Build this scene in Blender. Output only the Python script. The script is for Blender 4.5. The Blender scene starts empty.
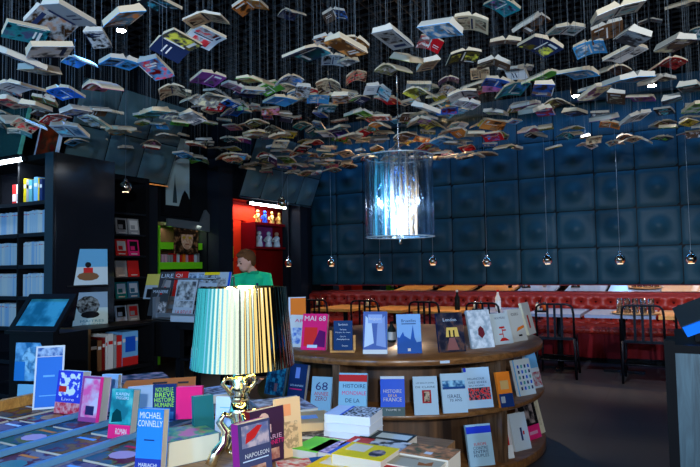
import bpy, bmesh, math, random
from mathutils import Matrix, Vector, Euler
R = math.radians
random.seed(7)
SC = bpy.context.scene
COL = SC.collection

# ------------------------------------------------------------------ camera
F = 590.0
EYE = 1.30
cam_d = bpy.data.cameras.new('camera'); cam = bpy.data.objects.new('camera', cam_d); COL.objects.link(cam)
cam_d.lens = F/700*36; cam_d.sensor_width = 36; cam_d.clip_start = .05
CR = Euler((R(90+3.15), 0, 0)).to_matrix() @ Euler((0, 0, R(-1.0))).to_matrix()
cam.matrix_world = Matrix.Translation((0, 0, EYE)) @ CR.to_4x4()
SC.camera = cam
def ray(x, y): return CR @ Vector(((x-350)/F, -(y-233.5)/F, -1))
def at(x, y, Y):
    d = ray(x, y); return Vector((0, 0, EYE)) + d*(Y/d.y)
def atz(x, y, z):
    d = ray(x, y); return Vector((0, 0, EYE)) + d*((z-EYE)/d.z)
def px(p):
    q = CR.transposed() @ (Vector(p)-Vector((0, 0, EYE)))
    return 350+q.x/-q.z*F, 233.5-q.y/-q.z*F
# the room is turned: u runs along the back wall to the right, v into the depth
UA = -math.atan2(.477, .879)
U = Vector((math.cos(UA), math.sin(UA), 0)); V = Vector((-math.sin(UA), math.cos(UA), 0))
def uv(u, v, z=0): return U*u+V*v+Vector((0, 0, z))
def xv(x, v, z=EYE):      # point on the vertical plane v = const under picture column x
    k = (x-350)/F; # X = k*Y
    # u*U.x+v*V.x = k*(u*U.y+v*V.y)
    u = (k*v*V.y - v*V.x)/(U.x-k*U.y); return u
def xu(x, u):
    k = (x-350)/F
    return (k*u*U.y-u*U.x)/(V.x-k*V.y)

# ------------------------------------------------------------------ materials
MC = {}
def nodes(name):
    m = bpy.data.materials.new(name); m.use_nodes = True
    nt = m.node_tree; b = nt.nodes['Principled BSDF']; return m, nt, b
def mat(col, rough=.5, metal=0, emit=None, es=0, spec=.04, name=None, trans=0):
    key = (tuple(col), rough, metal, tuple(emit) if emit else None, es, spec, trans)
    if key in MC: return MC[key]
    m, nt, b = nodes(name or 'surface')
    b.inputs['Base Color'].default_value = (*col, 1); b.inputs['Roughness'].default_value = rough
    b.inputs['Metallic'].default_value = metal; b.inputs['Specular IOR Level'].default_value = spec
    b.inputs['Transmission Weight'].default_value = trans
    if emit:
        b.inputs['Emission Color'].default_value = (*emit, 1); b.inputs['Emission Strength'].default_value = es
    MC[key] = m; return m
def art(c1, c2, c3=None, scale=6, seed=0, rough=.3, stretch=(1, 1, 1), contrast=.12):
    key = ('art', c1, c2, c3, scale, seed, rough, stretch)
    if key in MC: return MC[key]
    m, nt, b = nodes('printed_picture')
    N = nt.nodes; L = nt.links
    tc = N.new('ShaderNodeTexCoord'); mp = N.new('ShaderNodeMapping')
    mp.inputs['Location'].default_value = (seed*3.1, seed*1.7, seed*.9); mp.inputs['Scale'].default_value = stretch
    nz = N.new('ShaderNodeTexNoise'); nz.inputs['Scale'].default_value = scale*7; nz.inputs['Detail'].default_value = 3
    cr = N.new('ShaderNodeValToRGB'); e = cr.color_ramp
    e.elements[0].position = .5-contrast; e.elements[0].color = (*c1, 1)
    e.elements[1].position = .5+contrast; e.elements[1].color = (*c2, 1)
    if c3: k = e.elements.new(.5); k.color = (*c3, 1)
    L.new(tc.outputs['Object'], mp.inputs[0]); L.new(mp.outputs[0], nz.inputs[0]); L.new(nz.outputs[0], cr.inputs[0])
    L.new(cr.outputs[0], b.inputs['Base Color']); b.inputs['Roughness'].default_value = rough; b.inputs['Specular IOR Level'].default_value = .04
    MC[key] = m; return m
def stripes(c1, c2, scale, rough=.5, axis='X', distort=1.5, stretch=None, bump=0):
    m, nt, b = nodes('grain'); N = nt.nodes; L = nt.links
    tc = N.new('ShaderNodeTexCoord'); mp = N.new('ShaderNodeMapping')
    if stretch: mp.inputs['Scale'].default_value = stretch
    nz = N.new('ShaderNodeTexNoise'); nz.inputs['Scale'].default_value = scale; nz.inputs['Detail'].default_value = 5; nz.inputs['Distortion'].default_value = distort
    cr = N.new('ShaderNodeValToRGB'); e = cr.color_ramp
    e.elements[0].position = .35; e.elements[0].color = (*c1, 1); e.elements[1].position = .65; e.elements[1].color = (*c2, 1)
    L.new(tc.outputs['Object'], mp.inputs[0]); L.new(mp.outputs[0], nz.inputs[0]); L.new(nz.outputs[0], cr.inputs[0]); L.new(cr.outputs[0], b.inputs['Base Color'])
    b.inputs['Roughness'].default_value = rough
    if bump:
        bp = N.new('ShaderNodeBump'); bp.inputs['Strength'].default_value = bump; bp.inputs['Distance'].default_value = .01
        L.new(nz.outputs[0], bp.inputs['Height']); L.new(bp.outputs[0], b.inputs['Normal'])
    return m
WHITE = mat((.66, .68, .7), .45); PAGE = mat((.6, .5, .36), .8); PAGEW = mat((.56, .52, .45), .8)
BLACK = mat((.006, .007, .009), .35); BLACKG = mat((.008, .009, .013), .12, spec=.6); INK = mat((.01, .01, .012), .5)
RED = mat((.55, .02, .02), .35); CHROME = mat((.85, .85, .88), .06, 1); IRON = mat((.012, .014, .02), .4, .6)
YEL = mat((.85, .62, .02), .4); BLUE = mat((.01, .09, .6), .35); SKY = mat((.15, .42, .8), .35); NAVY = mat((.01, .03, .12), .35)
GREEN = mat((.12, .6, .08), .4); PINK = mat((.75, .02, .18), .35); TEAL = mat((.01, .2, .24), .4); ORANGE = mat((.8, .2, .02), .4)
PALE = mat((.55, .68, .85), .4); GREY = mat((.3, .32, .35), .5); BEIGE = mat((.72, .5, .26), .6); PURPLE = mat((.3, .02, .22), .4)
LPINK = mat((.6, .35, .5), .4); BROWN = mat((.2, .09, .04), .5); DKRED = mat((.18, .01, .01), .35); CREAM = mat((.7, .66, .5), .7)
WOOD = stripes((.05, .026, .014), (.16, .085, .045), 8, .3, stretch=(4, 4, .4)); WOODT = stripes((.12, .045, .012), (.26, .11, .035), 6, .28, stretch=(1, 7, 4))
WOODO = stripes((.45, .19, .04), (.7, .34, .08), 5, .35, stretch=(1, 9, 4)); WOODB = stripes((.02, .05, .075), (.045, .1, .14), 6, .5, stretch=(6, 6, .5))
WOODM = stripes((.16, .08, .03), (.3, .16, .07), 6, .5, stretch=(1, 6, 3))

# ------------------------------------------------------------------ mesh builder
class MB:
    def __init__(s): s.v = []; s.f = []; s.m = []; s.mats = []; s.sm = []
    def mi(s, m):
        if m not in s.mats: s.mats.append(m)
        return s.mats.index(m)
    def add(s, vs, fs, m, M=None, smooth=False):
        o = len(s.v); k = s.mi(m)
        s.v += [tuple(M @ Vector(p)) if M else tuple(p) for p in vs]
        for f in fs: s.f.append([i+o for i in f]); s.m.append(k); s.sm.append(smooth)
    def box(s, a, b, m, M=None):
        x0, y0, z0 = a; x1, y1, z1 = b
        s.add([(x0,y0,z0),(x1,y0,z0),(x1,y1,z0),(x0,y1,z0),(x0,y0,z1),(x1,y0,z1),(x1,y1,z1),(x0,y1,z1)],
              [(0,3,2,1),(4,5,6,7),(0,1,5,4),(1,2,6,5),(2,3,7,6),(3,0,4,7)], m, M)
    def quad(s, pts, m, M=None): s.add(pts, [tuple(range(len(pts)))], m, M)
    def tube(s, pts, r, m, n=8, M=None, closed=False):
        pts = [Vector(p) for p in pts]; rs = r if isinstance(r, (list, tuple)) else [r]*len(pts)
        vs = []; fs = []; K = len(pts); prev = None
        for i, p in enumerate(pts):
            a = pts[i-1] if (i or closed) else p; b = pts[(i+1) % K] if (i < K-1 or closed) else p
            d = (b-a).normalized()
            if prev is None:
                x = d.orthogonal().normalized()
            else:
                x = (prev - d*prev.dot(d))
                x = x.normalized() if x.length > 1e-6 else d.orthogonal().normalized()
            prev = x; y = d.cross(x)
            for j in range(n):
                t = 2*math.pi*j/n; vs.append(p + (x*math.cos(t)+y*math.sin(t))*rs[i])
        for i in range(K if closed else K-1):
            for j in range(n):
                a = i*n+j; b = i*n+(j+1) % n; c = ((i+1) % K)*n+(j+1) % n; d2 = ((i+1) % K)*n+j
                fs.append((a, b, c, d2))
        if not closed: fs.append(tuple(range(n))[::-1]); fs.append(tuple(range((K-1)*n, K*n)))
        s.add(vs, fs, m, M, True)
    def lathe(s, prof, m, n=24, M=None, close=True):
        vs = []; fs = []
        for (r, z) in prof:
            for j in range(n):
                t = 2*math.pi*j/n; vs.append((r*math.cos(t), r*math.sin(t), z))
        for i in range(len(prof)-1):
            for j in range(n): fs.append((i*n+j, i*n+(j+1) % n, (i+1)*n+(j+1) % n, (i+1)*n+j))
        if close: fs.append(tuple(range(n))[::-1]); fs.append(tuple(range((len(prof)-1)*n, len(prof)*n)))
        s.add(vs, fs, m, M, True)
    def ball(s, c, r, m, n=12, sc=(1, 1, 1)):
        M = Matrix.Translation(c) @ Matrix.Diagonal((*sc, 1))
        s.lathe([(max(1e-4, r*math.sin(math.pi*i/n)), -r*math.cos(math.pi*i/n)) for i in range(n+1)], m, n*2, M, False)
    def mesh(s, name):
        me = bpy.data.meshes.new(name); me.from_pydata(s.v, [], s.f)
        for m in s.mats: me.materials.append(m)
        me.polygons.foreach_set('material_index', s.m); me.polygons.foreach_set('use_smooth', s.sm); me.update(); return me
    def build(s, name, parent=None, M=None, **kw):
        o = bpy.data.objects.new(name, s.mesh(name)); COL.objects.link(o)
        if parent: o.parent = parent
        if M is not None: o.matrix_basis = M
        tag(o, **kw); return o
def tag(o, label=None, cat=None, group=None, kind=None):
    if label: o['label'] = label
    if cat: o['category'] = cat
    if group: o['group'] = group
    if kind: o['kind'] = kind
    return o
def empty(name, M, label, cat, group=None):
    o = bpy.data.objects.new(name, None); COL.objects.link(o); o.empty_display_size = .05
    o.matrix_basis = M if isinstance(M, Matrix) else Matrix.Translation(M)
    return tag(o, label, cat, group)
def T(p): return Matrix.Translation(p)
def RZ(a): return Matrix.Rotation(a, 4, 'Z')
def RX(a): return Matrix.Rotation(a, 4, 'X')
def RY(a): return Matrix.Rotation(a, 4, 'Y')
MU = RZ(UA)
def struct(mb, name): return mb.build(name, kind='structure')

# lettering
TC = {}
def letters(s):
    if s in TC: return TC[s]
    c = bpy.data.curves.new('t', 'FONT'); c.body = s; c.resolution_u = 2
    o = bpy.data.objects.new('t', c); COL.objects.link(o)
    dg = bpy.context.evaluated_depsgraph_get(); me = o.evaluated_get(dg).to_mesh()
    vs = [v.co.copy() for v in me.vertices]; fs = [tuple(p.vertices) for p in me.polygons]
    o.evaluated_get(dg).to_mesh_clear(); bpy.data.objects.remove(o); bpy.data.curves.remove(c)
    x0 = min(v.x for v in vs); x1 = max(v.x for v in vs); y0 = min(v.y for v in vs); y1 = max(v.y for v in vs)
    vs = [((v.x-x0)/(x1-x0)-.5, (v.y-y0)/(y1-y0)-.5) for v in vs]
    TC[s] = (vs, fs); return TC[s]

# ------------------------------------------------------------------ books
def cover_mb(w, h, t, cov, design, spine='L', c=.0012, fc=None):
    """front faces -y, thickness towards +y, foot at z=0. design: (x0,z0,x1,z1,mat) boxes or ('text',cx,cz,w,h,mat)"""
    mb = MB(); x0, x1 = -w/2, w/2
    mb.box((x0, 0, 0), (x1, c, h), fc or cov); mb.box((x0, t-c, 0), (x1, t, h), cov)
    sx = (x0, x0+c) if spine == 'L' else (x1-c, x1)
    mb.box((sx[0], c, 0), (sx[1], t-c, h), cov)
    lay = 0
    for d in design:
        lay += 1; y = -.0002-.00012*lay
        if isinstance(d[0], str):
            vs, fs = letters(d[0]); _, cx, cz, tw, th, m = d
            mb.add([(x0+(cx+p[0]*tw)*w, y, (cz+p[1]*th)*h) for p in vs], fs, m)
        elif d[0] is None:     # polygon
            mb.quad([(x0+p[0]*w, y, p[1]*h) for p in d[1]], d[2])
        else:
            a, b, e, f, m = d
            mb.quad([(x0+a*w, y, b*h), (x0+e*w, y, b*h), (x0+e*w, y, f*h), (x0+a*w, y, f*h)], m)
    return mb
def book(M, w, h, t, cov, design, label, cat='book', group=None, spine='L', page=None, name='book', fc=None):
    root = empty(name, M, label, cat, group)
    cover_mb(w, h, t, cov, design, spine, fc=fc).build('cover', root)
    p = MB(); c = .0013; a = (-w/2+c, w/2-.002) if spine == 'L' else (-w/2+.002, w/2-c)
    p.box((a[0], c, .002), (a[1], t-c, h-.002), page or PAGEW); p.build('pages', root)
    return root
def stand(x, y, z, wp, hp, yaw, lean, t, cov, design, label, wmax=None, **kw):
    """book standing on a surface of height z, its foot centre seen at x,y; yaw 0 faces the camera side (-Y), positive turns the face to the right"""
    p = atz(x, y, z); s = p.y/F
    # the lean lowers the apparent height a little
    w = wp*s/max(.35, abs(math.cos(R(yaw)-math.atan2(-p.x, p.y)*1))); h = hp*s/math.cos(R(lean))
    if wmax: w = min(w, wmax)
    M = T(p) @ RZ(R(yaw)) @ RX(R(-lean))
    return book(M, w, h, t, cov, design, label, **kw)
def lay(x, y, z, w, h, t, yaw, cov, design, label, **kw):
    """book lying on its back on height z; centre of its top seen at x,y"""
    p = atz(x, y, z+t)
    M = T(p) @ RZ(R(yaw)) @ RX(R(-90)) @ T((0, 0, -h/2))
    return book(M, w, h, t, cov, design, label, **kw)

# ================================================================== SETTING
fl = MB()
fm, nt, b = nodes('floor_tiles'); N = nt.nodes; L = nt.links
tc = N.new('ShaderNodeTexCoord'); mp = N.new('ShaderNodeMapping'); mp.inputs['Rotation'].default_value = (0, 0, -UA)
bk = N.new('ShaderNodeTexBrick'); bk.inputs['Scale'].default_value = 1; bk.inputs['Brick Width'].default_value = 1.2; bk.inputs['Row Height'].default_value = .6
bk.inputs['Mortar Size'].default_value = .006; bk.inputs['Color1'].default_value = (.03, .032, .037, 1); bk.inputs['Color2'].default_value = (.02, .022, .026, 1); bk.inputs['Mortar'].default_value = (.012, .012, .014, 1)
L.new(tc.outputs['Object'], mp.inputs[0]); L.new(mp.outputs[0], bk.inputs[0]); L.new(bk.outputs[0], b.inputs['Base Color']); b.inputs['Roughness'].default_value = .42
fl.box((-7, -4, -.1), (8, 13, 0), fm); struct(fl, 'floor')

S = .527; BW = 8.97; LW = -5.66; PZ0 = .976
wallm = mat((.008, .044, .07), .5, spec=.18, name='quilted_panel')
def dome_panels(mb, nx, nz, s, m, M, n=14):
    """embossed square panels, x along, z up, bulging towards -y"""
    for i in range(nx):
        for k in range(nz):
            vs = []; fs = []
            for a in range(n+1):
                for c in range(n+1):
                    p, q = a/n, c/n; r = math.hypot(p-.5, q-.5)*2
                    ed = min(p, 1-p, q, 1-q); e = min(1, ed/.05)
                    hgt = .075*math.exp(-(r/.4)**2) + .012*math.exp(-((r-1.15)/.3)**2) + .01
                    hgt *= (1-(1-e)**2); g = .006
                    vs.append((i*s+g+p*(s-2*g), -hgt, k*s+g+q*(s-2*g)))
            for a in range(n):
                for c in range(n):
                    o = a*(n+1)+c; fs.append((o, o+n+1, o+n+2, o+1))
            mb.add(vs, fs, m, M, True)
wb = MB(); MW = MU @ T((LW, BW, 0))
wb.box((-.5, .0, 0), (9.5, .15, 3.95), BLACK, MW)
dome_panels(wb, 17, 5, S, wallm, MW @ T((.0, 0, PZ0)))
struct(wb, 'wall_back')
# left wall with openings
wl = MB(); ML = MU @ T((LW, 0, 0))       # local x towards the room, y = v
DK = mat((.007, .01, .014), .35)
N0, N1 = 6.79, 8.24; G0, G1 = 5.25, 6.25
def lw(v0, v1, z0, z1, x0=-.12, x1=0, m=DK): wl.box((x0, v0, z0), (x1, v1, z1), m, ML)
lw(-3, G0, 0, 3.95); lw(G0, G1, 1.9, 3.95); lw(G1, N0-.02, 0, 3.95); lw(N0, N1, 2.33, 3.95); lw(N1, BW, 0, 3.95)
struct(wl, 'wall_left')
for nm, vv, wd in (('trim_1', 5.1, .14), ('trim_2', 6.42, .3), ('trim_3', 8.42, .22)):
    q = MB(); q.box((0, vv-wd/2, 0), (.2, vv+wd/2, 3.74), mat((.012, .016, .024), .3), ML); struct(q, nm)
q = MB(); q.box((-5.9, -3.6, 0), (9, -3.5, 3.95), DK, MU); struct(q, 'wall_front')
q = MB(); q.box((3.95, -3.5, 0), (4.05, BW, 3.95), DK, MU); struct(q, 'wall_right')
# ceiling: dark slab, open steel lattice under it
ce = MB(); ce.box((-7, -4, 3.95), (8, 13, 4.1), mat((.004, .004, .005), .9)); struct(ce, 'ceiling')
cl = MB(); lm = mat((.013, .015, .018), .45, .4)
for i in range(64):
    u = -5.6+i*.15; cl.box((u, -3.4, 3.74), (u+.012, BW-.06, 3.765), lm, MU)
for i in range(82):
    v = -3.35+i*.15; cl.box((-5.6, v, 3.742), (3.9, v+.012, 3.763), lm, MU)
cl.build('ceiling_lattice', kind='structure')
q = MB(); q.box((-5.6, BW-.5, 3.5), (3.9, BW-.36, 3.66), mat((.02, .06, .11), .3), MU); struct(q, 'trim_4')

# mirror strip between booth back and panels, tipped a little forward
q = empty('wall_mirror', MU @ T((LW, BW-.012, .86)), 'long narrow mirror strip above the red booth back reflecting the tables', 'mirror')
m1 = MB(); m1.box((.2, -.005, 0), (9.3, 0, .115), mat((.8, .83, .85), .02, 1)); m1.build('mirror_glass', q, RX(R(3.4)))
m1 = MB(); m1.box((.2, -.02, .108), (9.3, 0, .116), mat((.3, .04, .05), .3)); m1.build('top_trim', q)

# ================================================================== RED NICHE
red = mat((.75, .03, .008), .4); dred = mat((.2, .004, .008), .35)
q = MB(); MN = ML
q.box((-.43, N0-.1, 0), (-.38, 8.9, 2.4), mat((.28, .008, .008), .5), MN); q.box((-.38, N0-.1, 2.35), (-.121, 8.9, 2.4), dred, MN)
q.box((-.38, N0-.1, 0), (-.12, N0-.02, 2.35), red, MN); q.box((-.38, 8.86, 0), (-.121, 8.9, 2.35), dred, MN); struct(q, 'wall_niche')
b0 = xu(232, LW-.34); b1 = xu(254, LW-.34); c0 = xu(255, LW-.06); c1 = xu(287.5, LW-.06)
q = empty('wall_panel', MN @ T((-.378, b0, 0)), 'tall glossy orange red panelling at the left of the lit niche', 'wall panel'); bw = b1-b0
k = MB(); k.box((0, 0, 0), (.05, bw*.36, 2.05), red); k.build('upright_board', q)
k = MB(); k.box((0, bw*.55, 0), (.07, bw, 2.05), red); k.build('upright_board', q)
k = MB(); k.box((0, 0, 2.06), (.05, bw, 2.3), red); k.build('head_board', q)
q = empty('display_cabinet', MN @ T((-.37, c0, 1.6)), 'dark red open wall cabinet holding small white figures in the niche', 'cabinet')
k = MB(); W2 = c1-c0
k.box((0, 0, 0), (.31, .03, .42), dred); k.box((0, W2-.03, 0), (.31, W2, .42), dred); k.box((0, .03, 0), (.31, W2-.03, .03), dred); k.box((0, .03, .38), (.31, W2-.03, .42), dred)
k.build('body', q)
k = MB(); k.box((.0, .03, .03), (.012, W2*.5, .38), mat((.05, .07, .08), .4)); k.build('back_panel', q, label='dark grey back panel')
k = MB(); k.box((.0, W2*.5, .03), (.012, W2-.03, .38), mat((.3, .06, .32), .4)); k.build('back_panel', q, label='purple back panel')
def figurine(p, m, label, cat='figurine', group=None, s=1.0, skin=None):
    r = empty('figurine', T(p) @ RZ(UA) @ Matrix.Scale(s, 4), label, cat, group)
    a = MB(); a.lathe([(.045, 0), (.05, .02), (.04, .06), (.036, .1), (.045, .13), (.03, .15), (.012, .16)], m, 12)
    a.tube([(-.03, -.02, .13), (-.05, -.04, .09), (-.01, -.055, .08)], [.013, .012, .01], m, 6); a.tube([(.03, -.02, .13), (.05, -.04, .09), (.01, -.055, .08)], [.013, .012, .01], m, 6)
    a.build('body', r); b = MB(); b.ball((0, 0, .185), .03, skin or m, 8); b.build('head', r)
gold = mat((.75, .45, .12), .25, .6)
ybase = [8.13-.18*i for i in range(4)][::-1]
for i, (m, lb) in enumerate(((gold, 'golden figurine at the left end on top of the niche cabinet'), (mat((.02, .08, .6), .25), 'cobalt blue figurine standing on top of the niche cabinet'),
        (gold, 'golden figurine just right of the blue one on the niche cabinet'), (gold, 'golden figurine at the right end on top of the niche cabinet'))):
    figurine((MN @ Vector((-.2, xu(257.5+7.2*i, LW-.2), 2.021))), m, lb)
wf = mat((.55, .68, .75), .4)
for i, (dv, lb) in enumerate(((259, 'white figure nearest the left side inside the red wall cabinet'), (268.5, 'pale blue white figure before the dark half of the cabinet'), (276.5, 'white figure with a brown head before the purple cabinet panel'))):
    figurine((MN @ Vector((-.15, xu(dv, LW-.15), 1.631))), wf, lb, s=1.2, skin=mat((.5, .3, .2), .5) if i == 2 else None)
def led_tube(a, b, label, r=.016, st=14, col=(.8, .92, 1), group=None):
    a = Vector(a); b = Vector(b)
    q = empty('tube_light', T(a), label, 'light', group); k = MB(); k.tube([(0, 0, 0), b-a], r, mat(col, .5, emit=col, es=st), 8); k.build('diffuser', q)
    k = MB(); d = (b-a).normalized()*.03
    k.tube([-d, (0, 0, 0)], r*1.2, BLACK, 8); k.tube([b-a, b-a+d], r*1.2, BLACK, 8); k.tube([(0, 0, r*1.5), b-a+Vector((0, 0, r*1.5))], r*.8, BLACK, 6); k.build('housing', q)
led_tube(MN @ Vector((.03, 7.15, 2.29)), MN @ Vector((.03, 8.12, 2.29)), 'white tube light across the top of the red niche', .022, 12)

# ================================================================== GREEN SHELVES OPENING
lime = mat((.2, .8, .02), .4); amb = mat((.8, .25, .02), .4)
q = MB(); q.box((-.6, G0-.1, 0), (-.55, N0-.15, 1.95), mat((.03, .015, .01), .6), MN); q.box((-.55, G0-.1, 0), (-.12, G0-.0, 1.9), DK, MN); q.box((-.55, G1+.1, 0), (-.12, G1+.16, 1.9), DK, MN); q.box((-.55, G0-.1, 1.9), (-.12, G1+.1, 1.95), DK, MN); struct(q, 'wall_alcove')
q = empty('shelf_unit', MN @ T((-.5, G0, .1)), 'lime green and orange lit shelving in the alcove behind the magazine rack', 'shelf')
k = MB(); k.box((.3, .08, 0), (.45, .2, 1.76), lime); k.build('side_panel', q, label='lime green side panel')
for i, (z, m) in enumerate(((1.46, lime), (1.2, lime), (1.06, amb), (.45, amb))):
    k = MB(); k.box((0, .21, z), (.42, 1.08, z+.09), m); k.build('shelf', q)
q = empty('portrait_poster', MN @ T((-.03, 5.66, 1.5)) @ Matrix.Diagonal((1, .85, .72, 1)), 'poster of a large painted face hanging over the green shelves', 'poster')
k = MB(); k.box((0, 0, .0), (.012, .52, .52), art((.01, .008, .006), (.3, .15, .07), (.04, .02, .01), 1.6, 3)); k.build('backing', q)
k = MB(); fa = art((.5, .28, .18), (.7, .5, .36), (.6, .35, .2), 3, 5)
vs = [(.0145, .27+.13*math.cos(t*math.pi/10), .28+.2*math.sin(t*math.pi/10)) for t in range(20)]; k.quad(vs, fa)
k.quad([(.016, .27+.135*math.cos(t*math.pi/10), .36+.1*math.sin(t*math.pi/10)) for t in range(11)], mat((.03, .015, .008), .6))
for dx in (.2, .33): k.quad([(.0165, dx+.035*math.cos(t*math.pi/5), .3+.025*math.sin(t*math.pi/5)) for t in range(10)], mat((.5, .35, .02), .3))
k.quad([(.0165, .22, .17), (.0165, .32, .17), (.0165, .3, .19), (.0165, .24, .19)], mat((.25, .04, .03), .4)); k.build('face_print', q)
for i in range(14):
    w = .03+.02*random.random(); col = random.choice([PALE, RED, ORANGE, GREY, LPINK, TEAL])
    k = MB(); h = .12+.05*random.random(); k.box((0, 0, 0), (.12, w-.006, h*.8), col)
    k.build('small_book', None, MN @ T((-.3, G0+.3+i*.055, .1+1.29+.001)), label='small book in the row on the green alcove shelf below the face poster', cat='book', group='books on the green alcove shelf')
k = empty('shelf_unit', MN @ T((-.1, 6.58, .0)), 'narrow black niche of lime and orange cubes right of the poster', 'shelf')
m1 = MB(); m1.box((.11, 0, 0), (.13, .2, 2.0), BLACK); m1.build('back_panel', k)
for i, m in enumerate((lime, amb, lime, amb)):
    m1 = MB(); m1.box((.131, .02, 1.62-i*.22-.17), (.15, .18, 1.62-i*.22), m); m1.build('cube_face', k)
# tower picture above the alcove
q = empty('framed_picture', MN @ T((.03, 5.42, 2.02)) @ Matrix.Diagonal((1, .66, .95, 1)), 'tall pale picture of a spired tower skyline beside black columns', 'picture')
k = MB(); k.box((0, 0, 0), (.03, .66, 1.05), mat((.28, .42, .48), .3, emit=(.28, .42, .48), es=.03)); k.build('print', q)
k = MB(); sk = mat((.03, .06, .08), .6)
k.quad([(.032, .2, .14), (.032, .32, .14), (.032, .3, .3), (.032, .27, .42), (.032, .26, .56), (.032, .25, .42), (.032, .22, .3)][::1], sk); k.build('tower_silhouette', q); k = MB()
k.quad([(.034, .36, .1), (.034, .66, .1), (.034, .66, .2), (.034, .6, .28), (.034, .52, .33), (.034, .45, .26)], BLACK); k.box((.031, 0, 0), (.036, .66, .1), BLACK)
k.build('bush_silhouette', q); k = MB(); k.box((.031, 0, .78), (.036, .66, .8), BLACK); k.build('dividing_bar', q)
k = MB(); k.box((-.01, -.04, -.04), (.045, 0, 1.08), BLACK); k.box((-.01, .66, -.04), (.045, .7, 1.08), BLACK); k.box((-.01, 0, 1.05), (.045, .66, 1.08), BLACK); k.box((-.01, 0, -.04), (.045, .66, 0), BLACK); k.build('frame', q)
q = MB(); q.add([(.04, 5.5, 1.72), (.04, 6.55, 1.66), (.04, 6.2, 1.98), (.04, 6.1, 1.8), (.04, 5.5, 1.82), (.0, 5.5, 1.72), (.0, 6.55, 1.66), (.0, 6.2, 1.98), (.0, 6.1, 1.8), (.0, 5.5, 1.82)],
      [(0, 1, 2, 3, 4), (5, 9, 8, 7, 6), (0, 5, 6, 1), (1, 6, 7, 2), (2, 7, 8, 3), (3, 8, 9, 4), (4, 9, 5, 0)], mat((.1, .13, .16), .5), ML @ T((.0, 0, .13)))
q.build('wall_sign', label='grey arrow shaped sign pointing right above the green alcove', cat='sign')
# tilted quilted boards along the left wall
for nm, v0, nn, lb in (('acoustic_board', 6.62, 4, 'tilted dark quilted board above the red niche'), ('acoustic_board', 3.8, 3, 'tilted dark quilted board above the black bookcases')):
    q = empty(nm, ML @ T((.28, v0, 2.33)), lb, 'wall board')
    k = MB(); Mx = RZ(R(90)) ; dome_panels(k, nn, 2, .48, mat((.06, .13, .16), .35, spec=.4), Mx @ T((0, -.0, 0)), 10); k.build('quilted_face', q, RY(R(22)))
    k = MB(); k.box((-.03, 0, 0), (-.0, nn*.48, .96), BLACK); k.build('backing', q, RY(R(22)))
    k = MB(); k.box((-.005, 0, -.02), (.03, nn*.48, -.005), CHROME); k.build('lower_edge', q, RY(R(22)))

# ================================================================== BOOTH
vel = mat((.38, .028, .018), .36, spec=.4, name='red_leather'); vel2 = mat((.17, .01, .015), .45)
BU0, BU1 = LW+.06, 3.4
booth = empty('booth_bench', MU @ T((BU0, 8.3, 0)), 'long red button tufted leather booth along the back wall', 'bench')
def tuft(L_, H_, sx, sz, dn, m, Mx, amp=.035):
    mb = MB(); nx = int(L_/dn); nz = int(H_/dn); vs = []; fs = []
    for i in range(nx+1):
        for k in range(nz+1):
            x = i/nx*L_; z = k/nz*H_; d = 9
            r0 = round(z/sz)
            for rr in (r0-1, r0, r0+1):
                xx = round(x/sx-.5*(rr % 2))+.5*(rr % 2); d = min(d, math.hypot(x-xx*sx, (z-rr*sz)*sx/sz/1.3*1.3))
            hgt = amp*(1-math.exp(-(d/(sx*.26))**2)); ed = min(1, (H_-z)/.04, z/.04+.2)
            # folds between neighbouring buttons
            a = (x/sx+z/sz/2) % 1; b = (x/sx-z/sz/2) % 1
            fold = math.exp(-(min(a, 1-a)/.05)**2)+math.exp(-(min(b, 1-b)/.05)**2)
            hgt -= amp*.28*min(1, fold)
            vs.append((x, -hgt*ed, z))
    for i in range(nx):
        for k in range(nz): o = i*(nz+1)+k; fs.append((o, o+nz+1, o+nz+2, o+1))
    mb.add(vs, fs, m, Mx, True); return mb
LB = BU1-BU0
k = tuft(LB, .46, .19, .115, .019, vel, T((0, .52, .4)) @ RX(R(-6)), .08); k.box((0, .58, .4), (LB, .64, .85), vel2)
for rr_ in range(4):
    for i in range(int(LB/.19)):
        k.ball(T((0, .52, .4)) @ RX(R(-6)) @ Vector(((i+.5*(rr_ % 2))*.19+.001, .0, rr_*.115+.001)), .018, mat((.05, .004, .006), .5), 4)
k.tube([(0, .59, .853), (LB, .59, .853)], .024, vel, 8); k.build('backrest', booth)
k = MB(); k.tube([(0, .0+.05, .405), (LB, .05, .405)], .05, vel, 10); k.box((0, .05, .36), (LB, .55, .455), vel)
for i in range(int(LB/.075)):   # slanting pleats of the seat front
    x = i*.075; s_ = 1 if (i//16) % 2 else -1
    k.tube([(x, .0, .375), (x+s_*.05, -.004, .41), (x+s_*.09, .03, .45)], .011, vel, 5)
k.build('seat', booth)
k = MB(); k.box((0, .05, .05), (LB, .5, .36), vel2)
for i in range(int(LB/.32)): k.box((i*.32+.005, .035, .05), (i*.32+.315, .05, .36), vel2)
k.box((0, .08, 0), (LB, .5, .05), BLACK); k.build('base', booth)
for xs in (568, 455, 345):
    k = MB(); u0 = xv(xs, 8.75)-BU0; k.box((u0, .46, .42), (u0+.012, .52, .8), vel2); k.build('seam', booth)

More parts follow.
